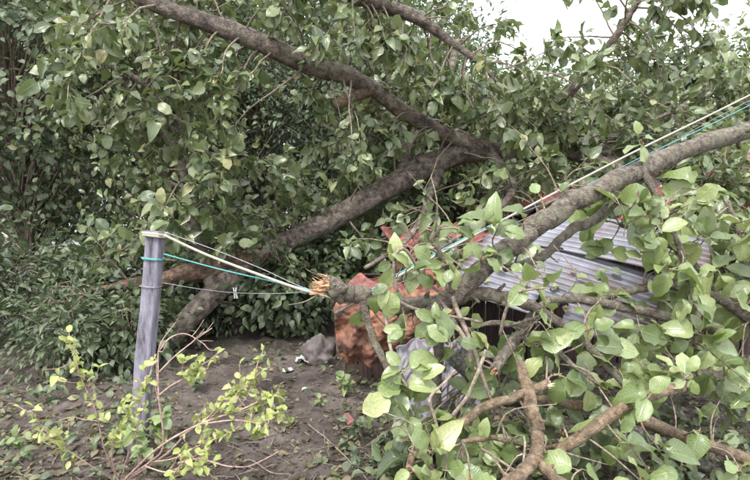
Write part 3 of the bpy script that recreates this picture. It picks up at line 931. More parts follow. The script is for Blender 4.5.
# crumpled plastic sheet slumped behind the leaves
def plastic_fn(U, V):
    x0, x1 = P(400, 352, 3.30), P(474, 352, 3.30)
    p = np.zeros(U.shape + (3,))
    rid = 0.5 - np.abs(fbm(U * 4 + V * 1.5, V * 3 - U * 1.2, 3, 44)) * 2
    rid2 = np.abs(fbm(U * 11 + 3, V * 7, 3, 47))
    p[..., 0] = x0[0] + (x1[0] - x0[0]) * (U * (1 + 0.25 * V) - 0.12 * V) + 0.10 * fbm(V * 4, U * 4, 3, 48)
    p[..., 1] = 3.32 - 0.42 * V ** 1.6 - 0.16 * rid - 0.10 * rid2 + 0.05 * np.sin(U * 9)
    zt = 0.64 + 0.10 * fbm(U * 5, U * 0, 2, 50) - 0.10 * np.abs(U - 0.45)
    p[..., 2] = zt * (1 - V) ** 1.15 + 0.02 + 0.05 * rid2 + V * np.maximum(gz(p[..., 0], p[..., 1]), 0)
    return p
tag(acc_link('plastic_sheet', sheet('plastic_sheet', plastic_fn, 80, 70, M_SACK), M_SACK), 'crumpled lilac-grey plastic sheet slumped behind the lower branches', 'plastic sheet')

def rag(name, px, py, w, mat, label, cat, seed, h=0.05, group=None):
    g = on_ground(px, py)
    def fn(U, V):
        p = np.zeros(U.shape + (3,))
        x = (U - 0.5) * w * (1 + 0.5 * fbm(U * 3 + seed, V * 3, 2, seed)); y = (V - 0.5) * w * 0.75 * (1 + 0.5 * fbm(V * 3 + seed, U * 3, 2, seed + 1))
        p[..., 0] = g[0] + x; p[..., 1] = g[1] + y
        p[..., 2] = gz(p[..., 0], p[..., 1]) + 0.008 + h * (0.5 + fbm(U * 4 + seed, V * 4, 3, seed + 2) * 2).clip(0, 2)
        return p
    return tag(acc_link(name, sheet(name, fn, 18, 14, mat, 0.003), mat), label, cat, group)
rag('rag', 466, 452, 0.26, M_NAVY, 'dark navy rag on the ground under the tan branch', 'rag', 3, 0.22)
rag('plastic_scrap', 303, 363, 0.13, M_WHITE, 'white torn plastic scrap beside the grey stone', 'scrap', 5, 0.05)
rag('plastic_scrap', 288, 372, 0.09, M_WHITE, 'small white plastic scrap on the mud, left of the larger scrap', 'scrap', 9, 0.03)
rag('plastic_scrap', 305, 390, 0.05, M_WHITE, 'tiny white plastic scrap lying in the middle of the mud', 'scrap', 14, 0.02)

# shards of roof tile
for i, (px, py, sz, lab) in enumerate([(402, 436, 0.09, 'orange-red tile shard under the pale leaves'), (346, 424, 0.07, 'small dull red tile shard among the ground plants'), (360, 384, 0.08, 'dark red tile shard below the hanging sheet')]):
    g = on_ground(px, py)
    r_ = np.random.default_rng(50 + i)
    ang = np.sort(r_.uniform(0, 6.28, 6)); pts = np.stack([np.cos(ang), np.sin(ang)], 1) * sz * r_.uniform(0.6, 1.0, (6, 1))
    a = Acc(); tilt = r_.uniform(0.3, 0.6)
    V = [(g[0] + x, g[1] + y * 0.8, g[2] + 0.012 + y * tilt + sz * tilt * 0.7 + dz) for dz in (0.012, 0) for x, y in pts]
    a.add(V, [tuple(range(6)), tuple(range(11, 5, -1))] + [(j + 6, (j + 1) % 6 + 6, (j + 1) % 6, j) for j in range(6)])
    tag(acc_link('tile_shard', a, M_TILE, None, False), lab, 'tile shard', 'broken tile shards')

# ------------------------------------------------------------------ post and lines
PB = P(136, 450, 3.2); PB[2] = float(gz(PB[0], PB[1])) - 0.05
PT = P(156, 231, 3.2)
ey = nrm(PT - PB); ex = nrm(np.cross([0, 1, 0.0], ey)); ez = np.cross(ex, ey)
a = Acc()
hw, ch = 0.046, 0.008
ring = [(-hw + ch, -hw), (hw - ch, -hw), (hw, -hw + ch), (hw, hw - ch), (hw - ch, hw), (-hw + ch, hw), (-hw, hw - ch), (-hw, -hw + ch)]
rows = 40; V = []
for i in range(rows):
    t = i / (rows - 1)
    for x, y in ring:
        k_ = 1 - (0.10 if i == rows - 1 else 0)
        V.append(PB + (PT - PB) * t + ex * (x * k_ + 0.012 * float(fbm(np.array(t * 9), np.array(x * 20), 2, 3))) + ez * (y * k_ + 0.012 * float(fbm(np.array(t * 9 + 4), np.array(y * 20), 2, 5))))
F = [(i * 8 + j, i * 8 + (j + 1) % 8, (i + 1) * 8 + (j + 1) % 8, (i + 1) * 8 + j) for i in range(rows - 1) for j in range(8)]
F += [tuple(range(8))[::-1], tuple((rows - 1) * 8 + j for j in range(8))]
a.add(V, F)
tag(acc_link('fence_post', a, M_CONC, None, False), 'weathered lilac-grey post leaning at the left, lines tied to it', 'post')

def line(name, rows, rad, mat, label, cat, n=90, wrap=None):
    q = spline([P(*r_) for r_ in rows], n)
    a = Acc(); a.tube(q, rad, 6)
    if wrap is not None:                                       # turns of line round the post
        c = PB + (PT - PB) * wrap
        an = np.linspace(0, 2 * math.pi * 2.0, 40)
        sq = np.maximum(np.abs(np.cos(an)), np.abs(np.sin(an)))
        ringp = c + (np.cos(an) / sq * (hw + rad + 0.004))[:, None] * ex + (np.sin(an) / sq * (hw + rad + 0.004))[:, None] * ez + (np.linspace(-1.4, 1.4, 40) * rad)[:, None] * ey
        a.tube(ringp, rad, 6)
    return tag(acc_link(name, a, mat), label, cat, 'lines tied to the post')
line('rope', [(164, 235, 3.13), (205, 254, 3.08), (252, 272, 3.0), (300, 289, 2.88), (330, 297, 2.86), (352, 303, 2.84), (372, 294, 2.95), (402, 274, 3.15), (480, 232, 3.6), (566, 187, 4.05), (640, 149, 4.4), (716, 112, 4.85), (800, 70, 5.3)], 0.0085, M_ROPE, 'thick cream rope pulled into a V by the broken branch', 'rope', 140, 0.985)
line('cord', [(164, 254, 3.13), (215, 268, 3.07), (262, 279, 3.0), (310, 290, 2.9), (352, 300, 2.87), (385, 281, 3.1), (440, 251, 3.4), (500, 221, 3.7), (566, 195, 4.1), (640, 158, 4.45), (716, 122, 4.85), (800, 80, 5.3)], 0.0042, M_TEAL, 'thin teal cord running below the cream rope', 'cord', 140, 0.88)
line('wire', [(164, 232, 3.13), (210, 248, 3.1), (260, 268, 3.05), (305, 288, 2.95), (350, 298, 2.90), (400, 283, 3.2), (470, 245, 3.6), (566, 199, 4.2), (640, 160, 4.5), (716, 118, 4.85), (800, 75, 5.3)], 0.0026, M_WIRE, 'thin grey wire just above the cream rope', 'wire', 140, 0.995)
line('wire', [(164, 283, 3.13), (200, 289, 3.2), (240, 293, 3.3), (290, 293, 3.4), (330, 288, 3.6), (380, 285, 4.2)], 0.0022, M_WIRE, 'thin slack grey wire lowest on the post', 'wire', 80, 0.76)
# white pegs on the slack wire
def peg(px, py, d, label, sc=1.0, rot=0.2):
    c = P(px, py, d)
    t = root('clothes_peg', c - np.array([0, 0, 0.06 * sc]), label, 'peg', 'white pegs on the line')
    for s in (-1, 1):
        a = Acc()
        q = np.array([c + [s * 0.010 * sc, 0, 0.030 * sc], c + [s * 0.005 * sc, 0, 0.0], c + [s * 0.009 * sc + rot * 0.03, 0, -0.045 * sc]])
        for i in range(2):
            ax_ = nrm(q[i + 1] - q[i]); a.box((q[i] + q[i + 1]) / 2, nrm(np.cross(ax_, [0, 1, 0])), [0, 1, 0], ax_, 0.0045 * sc, 0.006 * sc, np.linalg.norm(q[i + 1] - q[i]) / 2 + 0.002)
        acc_link('jaw', a, M_WHITE, t, False)
    a = Acc(); an = np.linspace(0, 6.28, 10); a.tube(np.stack([c[0] + 0.008 * sc * np.cos(an), c[1] + 0 * an, c[2] + 0.008 * sc * np.sin(an)], 1), 0.0018, 5)
    acc_link('spring', a, M_WIRE, t)
peg(235, 292, 3.3, 'white clothes peg clipped on the slack lower wire', 0.85)

# pole that carries the far end of the lines
q = P(802, 240, 5.33); qb = float(gz(q[0], q[1]))
a = Acc(); a.tube(spline([[q[0], q[1], qb - 0.05], [q[0] + 0.02, q[1], 1.4], [q[0], q[1], 3.1]], 20), np.linspace(0.055, 0.04, 20), 9, 0.25, 2)
tag(acc_link('line_pole', a, M_BARK_GREY), 'bare wooden pole past the right edge that holds the lines', 'pole')
# ------------------------------------------------------------------ fallen branches in front
def node_cluster(L, scales, p, r, n, size, toward):
    for k in range(n):
        an = r.uniform(0, 6.28)
        a = nrm(np.array([math.cos(an), 0.35 * r.normal(), math.sin(an) - 0.25]) + 0.35 * np.asarray(toward))
        nn = nrm(np.array([0, -0.55, 0.65]) + rv(r, 0.38))
        L.add(p + a * size * 0.22 + rv(r, 0.006), a, nn, size * r.uniform(0.55, 1.2))
    for k in range(4):
        d = nrm(rv(r)); s = r.uniform(0.005, 0.014); w = nrm(np.cross(d, rv(r))) * s * 0.4
        scales.add([p + w, p - w, p + d * s * 1.6, p + np.cross(d, w)], [(0, 1, 2), (1, 3, 2), (3, 0, 2)])

def splinter_end(parent, p, axis, rad, mat, seed, ln=0.05):
    """torn wood fibres standing out of a broken end"""
    r_ = np.random.default_rng(seed); a = Acc()
    u = nrm(np.cross(axis, [0.2, 0.3, 0.9])); w = np.cross(axis, u)
    for k in range(160):
        an = r_.uniform(0, 6.28); q = r_.random() ** 0.5 * rad * 0.86
        b = p + (u * math.cos(an) + w * math.sin(an)) * q - axis * 0.012
        l = ln * r_.uniform(0.30, 0.85) * (0.35 + 0.9 * max(0.0, math.sin(an * 1.0 + 0.6)) ** 2 + (0.7 if r_.random() < 0.12 else 0)); wd = rad * r_.uniform(0.07, 0.22)
        d = nrm(axis + rv(r_, 0.20)); e = nrm(np.cross(d, rv(r_))); e2 = np.cross(d, e)
        a.add([b + e * wd, b - e * wd * 0.5 + e2 * wd, b - e * wd * 0.5 - e2 * wd, b + d * l + e * wd * 0.4, b + d * l * 0.9 - e * wd * 0.3], [(0, 1, 4, 3), (1, 2, 4), (2, 0, 3, 4), (2, 1, 0)])
    return acc_link('splintered_end', a, mat, parent, False)

def branch(name, label, mains, clusters, seed, bark, twig_mat=M_TWIG, leaf_m=M_LEAF_FG, broken=None, cat='branch', group='fallen branches in front of the house', leafpx_scale=1.0, extra_twigs=(), bud=True):
    """mains: rows of (px, py, distance, radius px), the first is the main stem; clusters: (px, py, distance, leaves, leaf px)"""
    r = np.random.default_rng(seed)
    first, frad = world_spline(mains[0], max(30, len(mains[0]) * 10))
    lowest = first[np.argmin(first[:, 2])]
    t = root(name, [lowest[0], lowest[1], max(float(gz(lowest[0], lowest[1])), lowest[2] - 0.15)], label, cat, group)
    allp = []
    for i, m in enumerate(mains):
        q, rr = (first, frad) if i == 0 else world_spline(m, max(16, len(m) * 8))
        q = q + np.stack([fbm(np.arange(len(q)) * 0.35 + i * 9, np.zeros(len(q)) + k_ * 5, 2, seed) for k_ in range(3)], 1) * rr[:, None] * 1.1 * np.clip(np.minimum(np.arange(len(q)), np.arange(len(q))[::-1]) / 12.0, 0, 1)[:, None]
        a = Acc(); a.tube(q, rr, 10 if rr.mean() > 0.012 else 7, 0.34, seed + i)
        for k_ in range(int(len(q) / 9)):                          # knots and shed side shoots
            j = int(r.integers(min(12, len(q) // 3), len(q) - 3)); d_ = nrm(rv(r)); ta = nrm(q[j + 1] - q[j - 1]); d_ = nrm(d_ - ta * (d_ @ ta) + 0.5 * ta)
            a.tube([q[j], q[j] + d_ * rr[j] * 1.3, q[j] + d_ * rr[j] * r.uniform(1.5, 2.6)], [rr[j] * 0.45, rr[j] * 0.30, rr[j] * 0.2], 6, 0.2, k_)
        o = acc_link('stem' if i == 0 else 'side_branch', a, bark, t)
        allp.append((q, rr))
    if broken:
        for which, end, ln, mt in broken:
            q, rr = allp[which]
            e = 0 if end == 'start' else -1
            ax_ = nrm(q[0] - q[6]) if e == 0 else nrm(q[-1] - q[-6])
            splinter_end(t, q[e], ax_, rr[e], mt, seed + which, ln)
    L, SC, TWs = Leaves(), Acc(), []
    stem_pts = np.vstack([q for q, _ in allp])
    clusters = list(clusters) + [(px + r.uniform(-22, 22), py + r.uniform(-14, 18), d + r.uniform(0.02, 0.22), max(1, n - 1), lp) for px, py, d, n, lp in clusters if r.random() < (0.35 if py < 345 else 0.75)]
    for (px, py, d, n, lp) in clusters:
        c = P(px, py, d)
        dist = np.linalg.norm((stem_pts - c) * np.array([1, 0.6, 1]), axis=1)
        j = int(np.argmin(dist + r.uniform(0, 0.04, len(dist))))
        s = stem_pts[j]; v = c - s; l = np.linalg.norm(v)
        mid = s + v * 0.5 + rv(r, 0.10 * l) + np.array([0, 0, 0.14 * l])
        q = spline([s, mid, c], 10)
        a = Acc(); a.tube(q, np.linspace(0.0058, 0.0030, 10), 6, 0.25, int(px)); acc_link('twig', a, twig_mat, t)
        node_cluster(L, SC, c, r, n, lp * leafpx_scale * d / FPX, nrm(v))
        k_ = q[int(r.integers(4, 8))]                              # a leaf or two along the twig
        if r.random() < 0.6:
            node_cluster(L, SC, k_, r, 1, lp * 0.8 * leafpx_scale * d / FPX, nrm(v))
    for (rows, ) in [(x,) for x in extra_twigs]:
        q, rr = world_spline(rows, 24)
        a = Acc(); a.tube(q, rr, 6, 0.25, int(rows[0][0])); acc_link('twig', a, twig_mat, t)
    for k_ in range(9):                                            # bare broken twigs
        j = int(r.integers(3, len(stem_pts) - 3)); d_ = nrm(rv(r) * [1, 0.6, 1] + [0, 0, 0.1]); l = r.uniform(0.10, 0.34)
        q = spline([stem_pts[j], stem_pts[j] + d_ * l * 0.5 + rv(r, 0.03), stem_pts[j] + nrm(d_ + rv(r, 0.3)) * l], 8)
        a = Acc(); a.tube(q, np.linspace(0.0052, 0.0020, 8), 6, 0.3, k_); acc_link('twig', a, twig_mat, t)
    if L.p:
        leaf_objects(*L.arr(), leaf_m, t, HI, seed)
    if bud and SC.v: acc_link('bud_scales', SC, M_SCALE, t, False)['kind'] = 'stuff'
    return t

branch('broken_branch', 'grey branch with a fresh orange splintered end pressing on the rope',
       [[(325, 285, 2.72, 10), (337, 288, 2.73, 10.5), (360, 297, 2.74, 9.5), (395, 304, 2.72, 8.5), (435, 303, 2.72, 8), (470, 294, 2.72, 7), (505, 297, 2.72, 6.5), (535, 308, 2.7, 5.5), (575, 335, 2.65, 4.5), (640, 400, 2.6, 3)],
        [(362, 300, 2.72, 4), (372, 335, 2.66, 3.8), (384, 362, 2.6, 3.6), (402, 398, 2.52, 3.4), (424, 445, 2.45, 3), (440, 500, 2.45, 3)],
        [(440, 303, 2.72, 6), (441, 322, 2.75, 6), (438, 345, 2.8, 5.5), (436, 400, 2.9, 5), (437, 470, 2.95, 5)]],
       [(376, 292, 2.62, 1, 20), (390, 318, 2.55, 2, 18), (407, 330, 2.5, 3, 22), (440, 322, 2.5, 4, 22), (452, 345, 2.45, 2, 30), (550, 327, 2.5, 2, 26), (522, 345, 2.6, 3, 28), (470, 330, 2.6, 3, 20),
        (405, 370, 2.4, 5, 27), (393, 393, 2.38, 2, 28), (418, 380, 2.42, 3, 26), (428, 424, 2.38, 4, 26), (404, 440, 2.45, 3, 22), (590, 330, 2.6, 4, 24), (620, 372, 2.6, 4, 24), (600, 300, 2.7, 3, 22)],
       71, M_BARK_GREY, broken=[(0, 'start', 0.11, M_SPLINTER)],
       extra_twigs=[[(335, 313, 2.75, 1.6), (352, 304, 2.72, 1.8), (362, 299, 2.72, 2)],
                    [(383, 306, 2.6, 2), (388, 330, 2.52, 1.9), (391, 350, 2.46, 1.8), (398, 372, 2.42, 1.6), (408, 388, 2.4, 1.4)],
                    [(448, 284, 2.7, 2.6), (458, 312, 2.6, 2.6), (472, 345, 2.52, 2.4), (482, 375, 2.5, 2.2), (492, 402, 2.5, 1.8)],
                    [(440, 300, 2.66, 2.6), (456, 325, 2.58, 2.5), (468, 345, 2.5, 2.4), (470, 362, 2.48, 2)],
                    [(392, 297, 2.62, 1.8), (408, 306, 2.6, 1.8), (430, 313, 2.56, 1.7), (462, 318, 2.55, 1.5), (482, 322, 2.55, 1.2)]])

branch('leaning_branch', 'thick mottled branch slanting up to the right across the tin sheet',
       [[(428, 318, 2.66, 7), (440, 305, 2.68, 8.5), (462, 286, 2.7, 10), (492, 262, 2.76, 10), (530, 231, 2.86, 10.5), (566, 206, 2.95, 11), (620, 178, 3.1, 10), (690, 150, 3.35, 8.5), (790, 118, 3.6, 8)],
        [(505, 268, 2.85, 4), (530, 263, 2.95, 4.5), (548, 252, 3.0, 4.5), (566, 234, 3.05, 5), (600, 215, 3.15, 5.5), (640, 178, 3.2, 6)],
        [(452, 292, 2.64, 3), (448, 270, 2.58, 2.8), (438, 250, 2.55, 2.6), (432, 238, 2.54, 2.3), (440, 228, 2.54, 2)],
        [(640, 165, 3.15, 4), (660, 205, 3.1, 3.4), (680, 250, 3.05, 3), (690, 300, 3.0, 2.2)]],
       [(470, 238, 2.58, 4, 24), (448, 264, 2.54, 4, 22), (498, 228, 2.62, 4, 26), (524, 222, 2.68, 3, 24), (482, 258, 2.6, 4, 22), (412, 272, 2.5, 5, 22), (392, 286, 2.5, 3, 22), (430, 266, 2.54, 4, 22), (528, 284, 2.5, 3, 24),
        (540, 274, 2.52, 2, 22), (452, 228, 2.56, 3, 20), (512, 248, 2.7, 2, 20), (560, 192, 2.9, 2, 14), (620, 205, 2.95, 4, 24), (660, 240, 3.0, 4, 24), (690, 300, 2.95, 4, 24), (640, 140, 3.1, 3, 22), (700, 190, 3.1, 4, 24), (670, 270, 2.9, 4, 24)],
       72, M_BARK_GREY,
       extra_twigs=[[(398, 292, 2.5, 1.5), (394, 274, 2.48, 1.7), (396, 254, 2.46, 1.8), (404, 249, 2.46, 1.8), (412, 258, 2.48, 1.7), (420, 272, 2.52, 1.5), (430, 285, 2.58, 1.6), (446, 296, 2.64, 2)],
                    [(545, 288, 2.4, 1.0), (528, 290, 2.45, 1.3), (515, 294, 2.5, 1.6), (506, 310, 2.55, 1.8), (500, 335, 2.6, 2)]])

branch('tan_branch', 'long tan branch rising from the bottom leaves to a pale snapped tip',
       [[(408, 492, 2.15, 3.2), (410, 462, 2.2, 3.6), (420, 444, 2.22, 4), (445, 437, 2.26, 4.2), (470, 416, 2.3, 4.5), (500, 401, 2.35, 4.8), (530, 392, 2.4, 4.8), (548, 383, 2.42, 4.6)],
        [(500, 401, 2.35, 3), (535, 398, 2.5, 4), (575, 404, 2.6, 5), (640, 420, 2.7, 6), (720, 450, 2.8, 6), (800, 480, 2.8, 6)],
        [(462, 442, 2.25, 2.6), (485, 438, 2.3, 2.6), (505, 440, 2.35, 2.4), (540, 448, 2.4, 2), (575, 440, 2.45, 2)]],
       [(430, 452, 2.12, 4, 26), (415, 472, 2.1, 3, 26), (446, 470, 2.12, 4, 26), (482, 442, 2.3, 3, 24), (470, 478, 2.1, 4, 27), (500, 425, 2.5, 3, 26), (560, 374, 2.45, 4, 26), (548, 355, 2.55, 3, 24), (620, 410, 2.6, 4, 26), (700, 430, 2.6, 4, 26), (660, 450, 2.5, 4, 26), (590, 380, 2.55, 4, 26), (740, 470, 2.6, 4, 26)],
       73, M_BARK_TAN, broken=[(0, 'end', 0.03, M_PALEWOOD)],
       extra_twigs=[[(440, 438, 2.24, 1.8), (434, 415, 2.26, 1.6), (430, 398, 2.3, 1.6), (447, 380, 2.32, 1.4), (455, 370, 2.35, 1.2)],
                    [(452, 416, 2.3, 2), (466, 398, 2.3, 2), (478, 372, 2.3, 2), (486, 350, 2.35, 1.8)],
                    [(514, 390, 2.4, 1.2), (526, 412, 2.36, 1.4), (531, 432, 2.35, 1.3), (533, 450, 2.35, 1)]])
branch('forked_branch', 'thick smooth tan branch forking at the bottom right corner',
       [[(519, 362, 2.5, 4.5), (526, 385, 2.42, 6), (534, 412, 2.32, 7), (538, 440, 2.25, 7), (535, 458, 2.2, 7), (520, 474, 2.12, 7), (495, 496, 2.05, 7.5)],
        [(535, 455, 2.22, 5), (548, 472, 2.16, 5.5), (575, 492, 2.1, 6)],
        [(545, 470, 2.3, 5), (560, 452, 2.32, 6), (590, 432, 2.35, 6), (640, 400, 2.4, 6), (690, 385, 2.5, 5)]],
       [(520, 452, 2.4, 4, 28), (555, 440, 2.45, 4, 26), (545, 476, 2.2, 4, 26), (500, 470, 2.3, 4, 28), (580, 470, 2.15, 4, 28), (620, 440, 2.3, 4, 26), (650, 395, 2.35, 4, 26), (690, 375, 2.45, 4, 26), (640, 480, 2.2, 4, 28), (480, 460, 2.5, 3, 26)],
       74, M_BARK_TAN)
branch('snapped_stub', 'short grey stub with a torn pinkish end among the leaves under the tin',
       [[(548, 300, 2.85, 4), (530, 318, 2.75, 4.5), (514, 340, 2.62, 5), (502, 358, 2.52, 5.2), (494, 370, 2.48, 5)],
        [(455, 335, 2.6, 1.6), (486, 324, 2.62, 2), (510, 325, 2.66, 2.2), (535, 318, 2.64, 1.8), (545, 312, 2.6, 1.2)],
        [(512, 334, 2.66, 2), (540, 344, 2.55, 2.2), (566, 360, 2.5, 2.2), (600, 385, 2.45, 2)],
        [(548, 300, 2.85, 4), (585, 300, 2.95, 4.5), (640, 310, 3.05, 5), (720, 330, 3.1, 6)]],
       [(480, 345, 2.7, 3, 24), (500, 385, 2.6, 4, 26), (535, 345, 2.55, 3, 30), (560, 340, 2.55, 2, 28), (475, 372, 2.6, 3, 24), (640, 330, 3.0, 4, 24), (590, 345, 2.8, 4, 24), (705, 345, 3.0, 4, 24)],
       75, M_BARK_GREY, broken=[(0, 'end', 0.03, M_SPLINTER)])
branch('dark_branch', 'dark brown branch low behind the leaves beside the plastic sheet',
       [[(452, 356, 2.95, 7), (470, 376, 2.85, 7), (492, 394, 2.8, 7), (525, 402, 2.8, 7), (570, 408, 2.85, 7), (650, 440, 2.9, 7), (720, 475, 2.9, 7)]],
       [(415, 432, 2.75, 4, 24), (440, 430, 2.8, 4, 24), (408, 455, 2.7, 4, 24), (455, 420, 2.75, 3, 22), (432, 450, 2.75, 4, 24), (470, 400, 2.7, 3, 24), (520, 420, 2.75, 4, 26), (490, 440, 2.7, 4, 26), (550, 410, 2.7, 4, 26), (600, 450, 2.7, 4, 26), (520, 380, 2.75, 4, 26), (460, 440, 2.75, 4, 24), (680, 470, 2.8, 4, 26), (545, 375, 2.85, 4, 24), (570, 430, 2.8, 4, 26), (445, 460, 2.7, 4, 24), (425, 470, 2.7, 3, 22), (640, 420, 2.9, 4, 24), (720, 440, 2.9, 4, 24), (590, 400, 2.95, 4, 24), (660, 380, 3.0, 4, 24), (720, 400, 3.0, 4, 24)],
       76, M_BARK_DARK, leaf_m=M_LEAF_TREE)

rb = np.random.default_rng(90)
branch('leafy_bough', 'dense pale-leaved bough lying over the right end of the tin sheets',
       [[(770, 330, 3.4, 6), (720, 300, 3.3, 5.5), (670, 285, 3.2, 5), (630, 290, 3.1, 4), (598, 300, 3.0, 3)],
        [(720, 300, 3.3, 4), (690, 260, 3.3, 3.5), (650, 235, 3.3, 3), (620, 225, 3.25, 2)],
        [(700, 295, 3.25, 4), (690, 340, 3.1, 3.5), (660, 375, 3.0, 3), (640, 395, 3.0, 2)],
        [(750, 320, 3.35, 4), (745, 270, 3.4, 3.5), (735, 220, 3.45, 3), (720, 190, 3.5, 2)]],
       [(rb.uniform(592, 765), rb.uniform(195, 400), rb.uniform(2.95, 3.4), 4, 24) for _ in range(46)], 77, M_BARK_GREY)

# ------------------------------------------------------------------ shrub at the left foreground
def shrub():
    r = np.random.default_rng(81)
    b = on_ground(120, 484)
    t = root('young_shrub', b, 'young shrub with thin pink stems and small yellow-green leaves, lower left', 'shrub')
    stems = [
        [(120, 484, 2.75), (165, 455, 2.55), (190, 430, 2.45), (222, 408, 2.4), (250, 382, 2.38), (256, 376, 2.38)],
        [(120, 484, 2.75), (158, 448, 2.5), (200, 424, 2.4), (240, 410, 2.35), (262, 400, 2.35), (274, 396, 2.35)],
        [(122, 482, 2.75), (150, 462, 2.6), (162, 450, 2.5), (163, 430, 2.45), (159, 400, 2.4), (158, 370, 2.4), (160, 345, 2.42), (176, 322, 2.44)],
        [(150, 462, 2.6), (175, 458, 2.45), (200, 445, 2.38), (222, 436, 2.35), (236, 430, 2.35)],
        [(159, 395, 2.4), (172, 385, 2.4), (190, 375, 2.42), (205, 362, 2.44)],
        [(159, 372, 2.4), (175, 356, 2.42), (195, 340, 2.46), (212, 328, 2.5)],
        [(158, 352, 2.42), (170, 338, 2.44), (186, 334, 2.46), (206, 345, 2.48)],
        [(120, 484, 2.75), (105, 450, 2.6), (95, 410, 2.5), (80, 375, 2.45), (75, 350, 2.45)],
        [(120, 484, 2.75), (90, 465, 2.6), (55, 440, 2.5), (30, 410, 2.45)],
        [(180, 437, 2.47), (205, 420, 2.4), (228, 395, 2.42), (240, 388, 2.42)],
        [(200, 424, 2.4), (235, 420, 2.34), (258, 423, 2.32), (272, 418, 2.32)],
        [(120, 484, 2.75), (128, 455, 2.6), (138, 425, 2.5), (142, 395, 2.45), (150, 380, 2.45)],
        [(120, 484, 2.75), (112, 458, 2.6), (118, 432, 2.55), (130, 412, 2.5)],
        [(145, 466, 2.6), (165, 472, 2.4), (185, 470, 2.35), (205, 466, 2.3)],
    ]
    leafy = [0, 1, 3, 7, 8, 9, 10, 11, 12, 13, 4]
    Lv = Leaves()
    for i, s in enumerate(stems):
        q = spline([P(*x) for x in s], 40)
        a = Acc(); a.tube(q, np.linspace(0.0065 if i < 3 else 0.0042, 0.0018, 40), 6, 0.2, i)
        acc_link('stem', a, M_TWIG_PINK, t)
        for k_ in range(10 if i in leafy else 3):                  # side shoots
            j = int(r.integers(14, 39)); d = nrm(nrm(q[min(j + 1, 39)] - q[j - 1]) * 0.8 + rv(r, 0.45) + [0, 0, 0.2]); l = r.uniform(0.05, 0.16)
            e = spline([q[j], q[j] + d * l * 0.5 + rv(r, 0.006), q[j] + d * l + [0, 0, 0.01]], 6)
            a = Acc(); a.tube(e, np.linspace(0.0022, 0.0012, 6), 4); acc_link('twig', a, M_TWIG_PINK, t)
            if i in leafy:
                for z in range(int(r.integers(2, 5))):
                    an = rv(r); aa = nrm(d * 0.6 + nrm(an)); Lv.add(e[int(r.integers(3, 6))], aa, np.array([0, -0.4, 0.8]) + rv(r, 0.4), r.uniform(0.022, 0.045))
        if i in leafy:
            for z in range(18):
                j = int(r.integers(18, 40)); Lv.add(q[j], nrm(rv(r) + [0, 0, 0.2]), np.array([0, -0.4, 0.8]) + rv(r, 0.4), r.uniform(0.024, 0.052))
    L = Lv.arr()
    print('shrub leaves', len(L[0]))
    o_ = np.random.default_rng(2).permutation(len(L[0])); L = [x[o_] for x in L]
    leaf_objects(*[x[:300] for x in L], M_LEAF_YEL, t, NARROW + HI, 3)
    if len(L[0]) > 300: leaf_mass('foliage', *[x[300:] for x in L], M_LEAF_YEL, t, NARROW + HI, 4)
SH_T = NARROW + HI
shrub()

# seedlings on the mud
def seedling(px, py, h, n, size, mat, label, seed, group='small plants on the mud'):
    r = np.random.default_rng(seed)
    b = on_ground(px, py)
    t = root('seedling', b, label, 'plant', group)
    Lv = Leaves()
    for i in range(3):
        d = nrm(np.array([0, 0, 1.0]) + rv(r, 0.35)); q = spline([b - [0, 0, 0.01], b + d * h * 0.5 + rv(r, 0.01), b + d * h], 8)
        a = Acc(); a.tube(q, np.linspace(0.004, 0.002, 8), 5); acc_link('stem', a, M_TWIG_PINK, t)
        for k_ in range(n):
            Lv.add(q[int(r.integers(3, 8))], nrm(rv(r) * [1, 1, 0.5] + [0, 0, 0.15]), np.array([0, -0.35, 0.9]) + rv(r, 0.3), size * r.uniform(0.6, 1.1))
    leaf_objects(*Lv.arr(), mat, t, HI, seed)
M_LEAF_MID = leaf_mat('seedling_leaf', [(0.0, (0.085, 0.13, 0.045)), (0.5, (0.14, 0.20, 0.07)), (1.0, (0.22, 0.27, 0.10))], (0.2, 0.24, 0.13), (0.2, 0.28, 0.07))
seedling(344, 398, 0.16, 5, 0.075, M_LEAF_MID, 'bright green seedling in front of the hanging sheet', 1)
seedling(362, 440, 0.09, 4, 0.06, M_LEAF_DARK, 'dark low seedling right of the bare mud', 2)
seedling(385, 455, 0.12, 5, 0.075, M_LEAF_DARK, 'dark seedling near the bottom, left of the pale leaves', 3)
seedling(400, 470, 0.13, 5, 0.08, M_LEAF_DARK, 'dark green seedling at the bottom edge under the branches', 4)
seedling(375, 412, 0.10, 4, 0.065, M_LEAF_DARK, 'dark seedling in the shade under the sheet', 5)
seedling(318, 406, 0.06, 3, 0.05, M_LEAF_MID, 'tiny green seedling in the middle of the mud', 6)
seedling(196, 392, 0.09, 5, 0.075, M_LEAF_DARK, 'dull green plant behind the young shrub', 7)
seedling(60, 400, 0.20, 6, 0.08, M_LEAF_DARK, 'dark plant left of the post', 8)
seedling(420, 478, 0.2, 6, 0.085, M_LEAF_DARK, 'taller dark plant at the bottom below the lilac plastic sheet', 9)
seedling(158, 448, 0.24, 8, 0.085, M_LEAF_MID, 'leafy green plant right against the foot of the post', 11)
seedling(128, 452, 0.30, 9, 0.09, M_LEAF_DARK, 'dark leafy plant at the left of the post foot', 12)
seedling(140, 466, 0.26, 9, 0.08, M_LEAF_MID, 'bright leafy plant before the post foot', 13)
seedling(25, 455, 0.16, 6, 0.07, M_LEAF_MID, 'green plant at the lower left edge', 10)

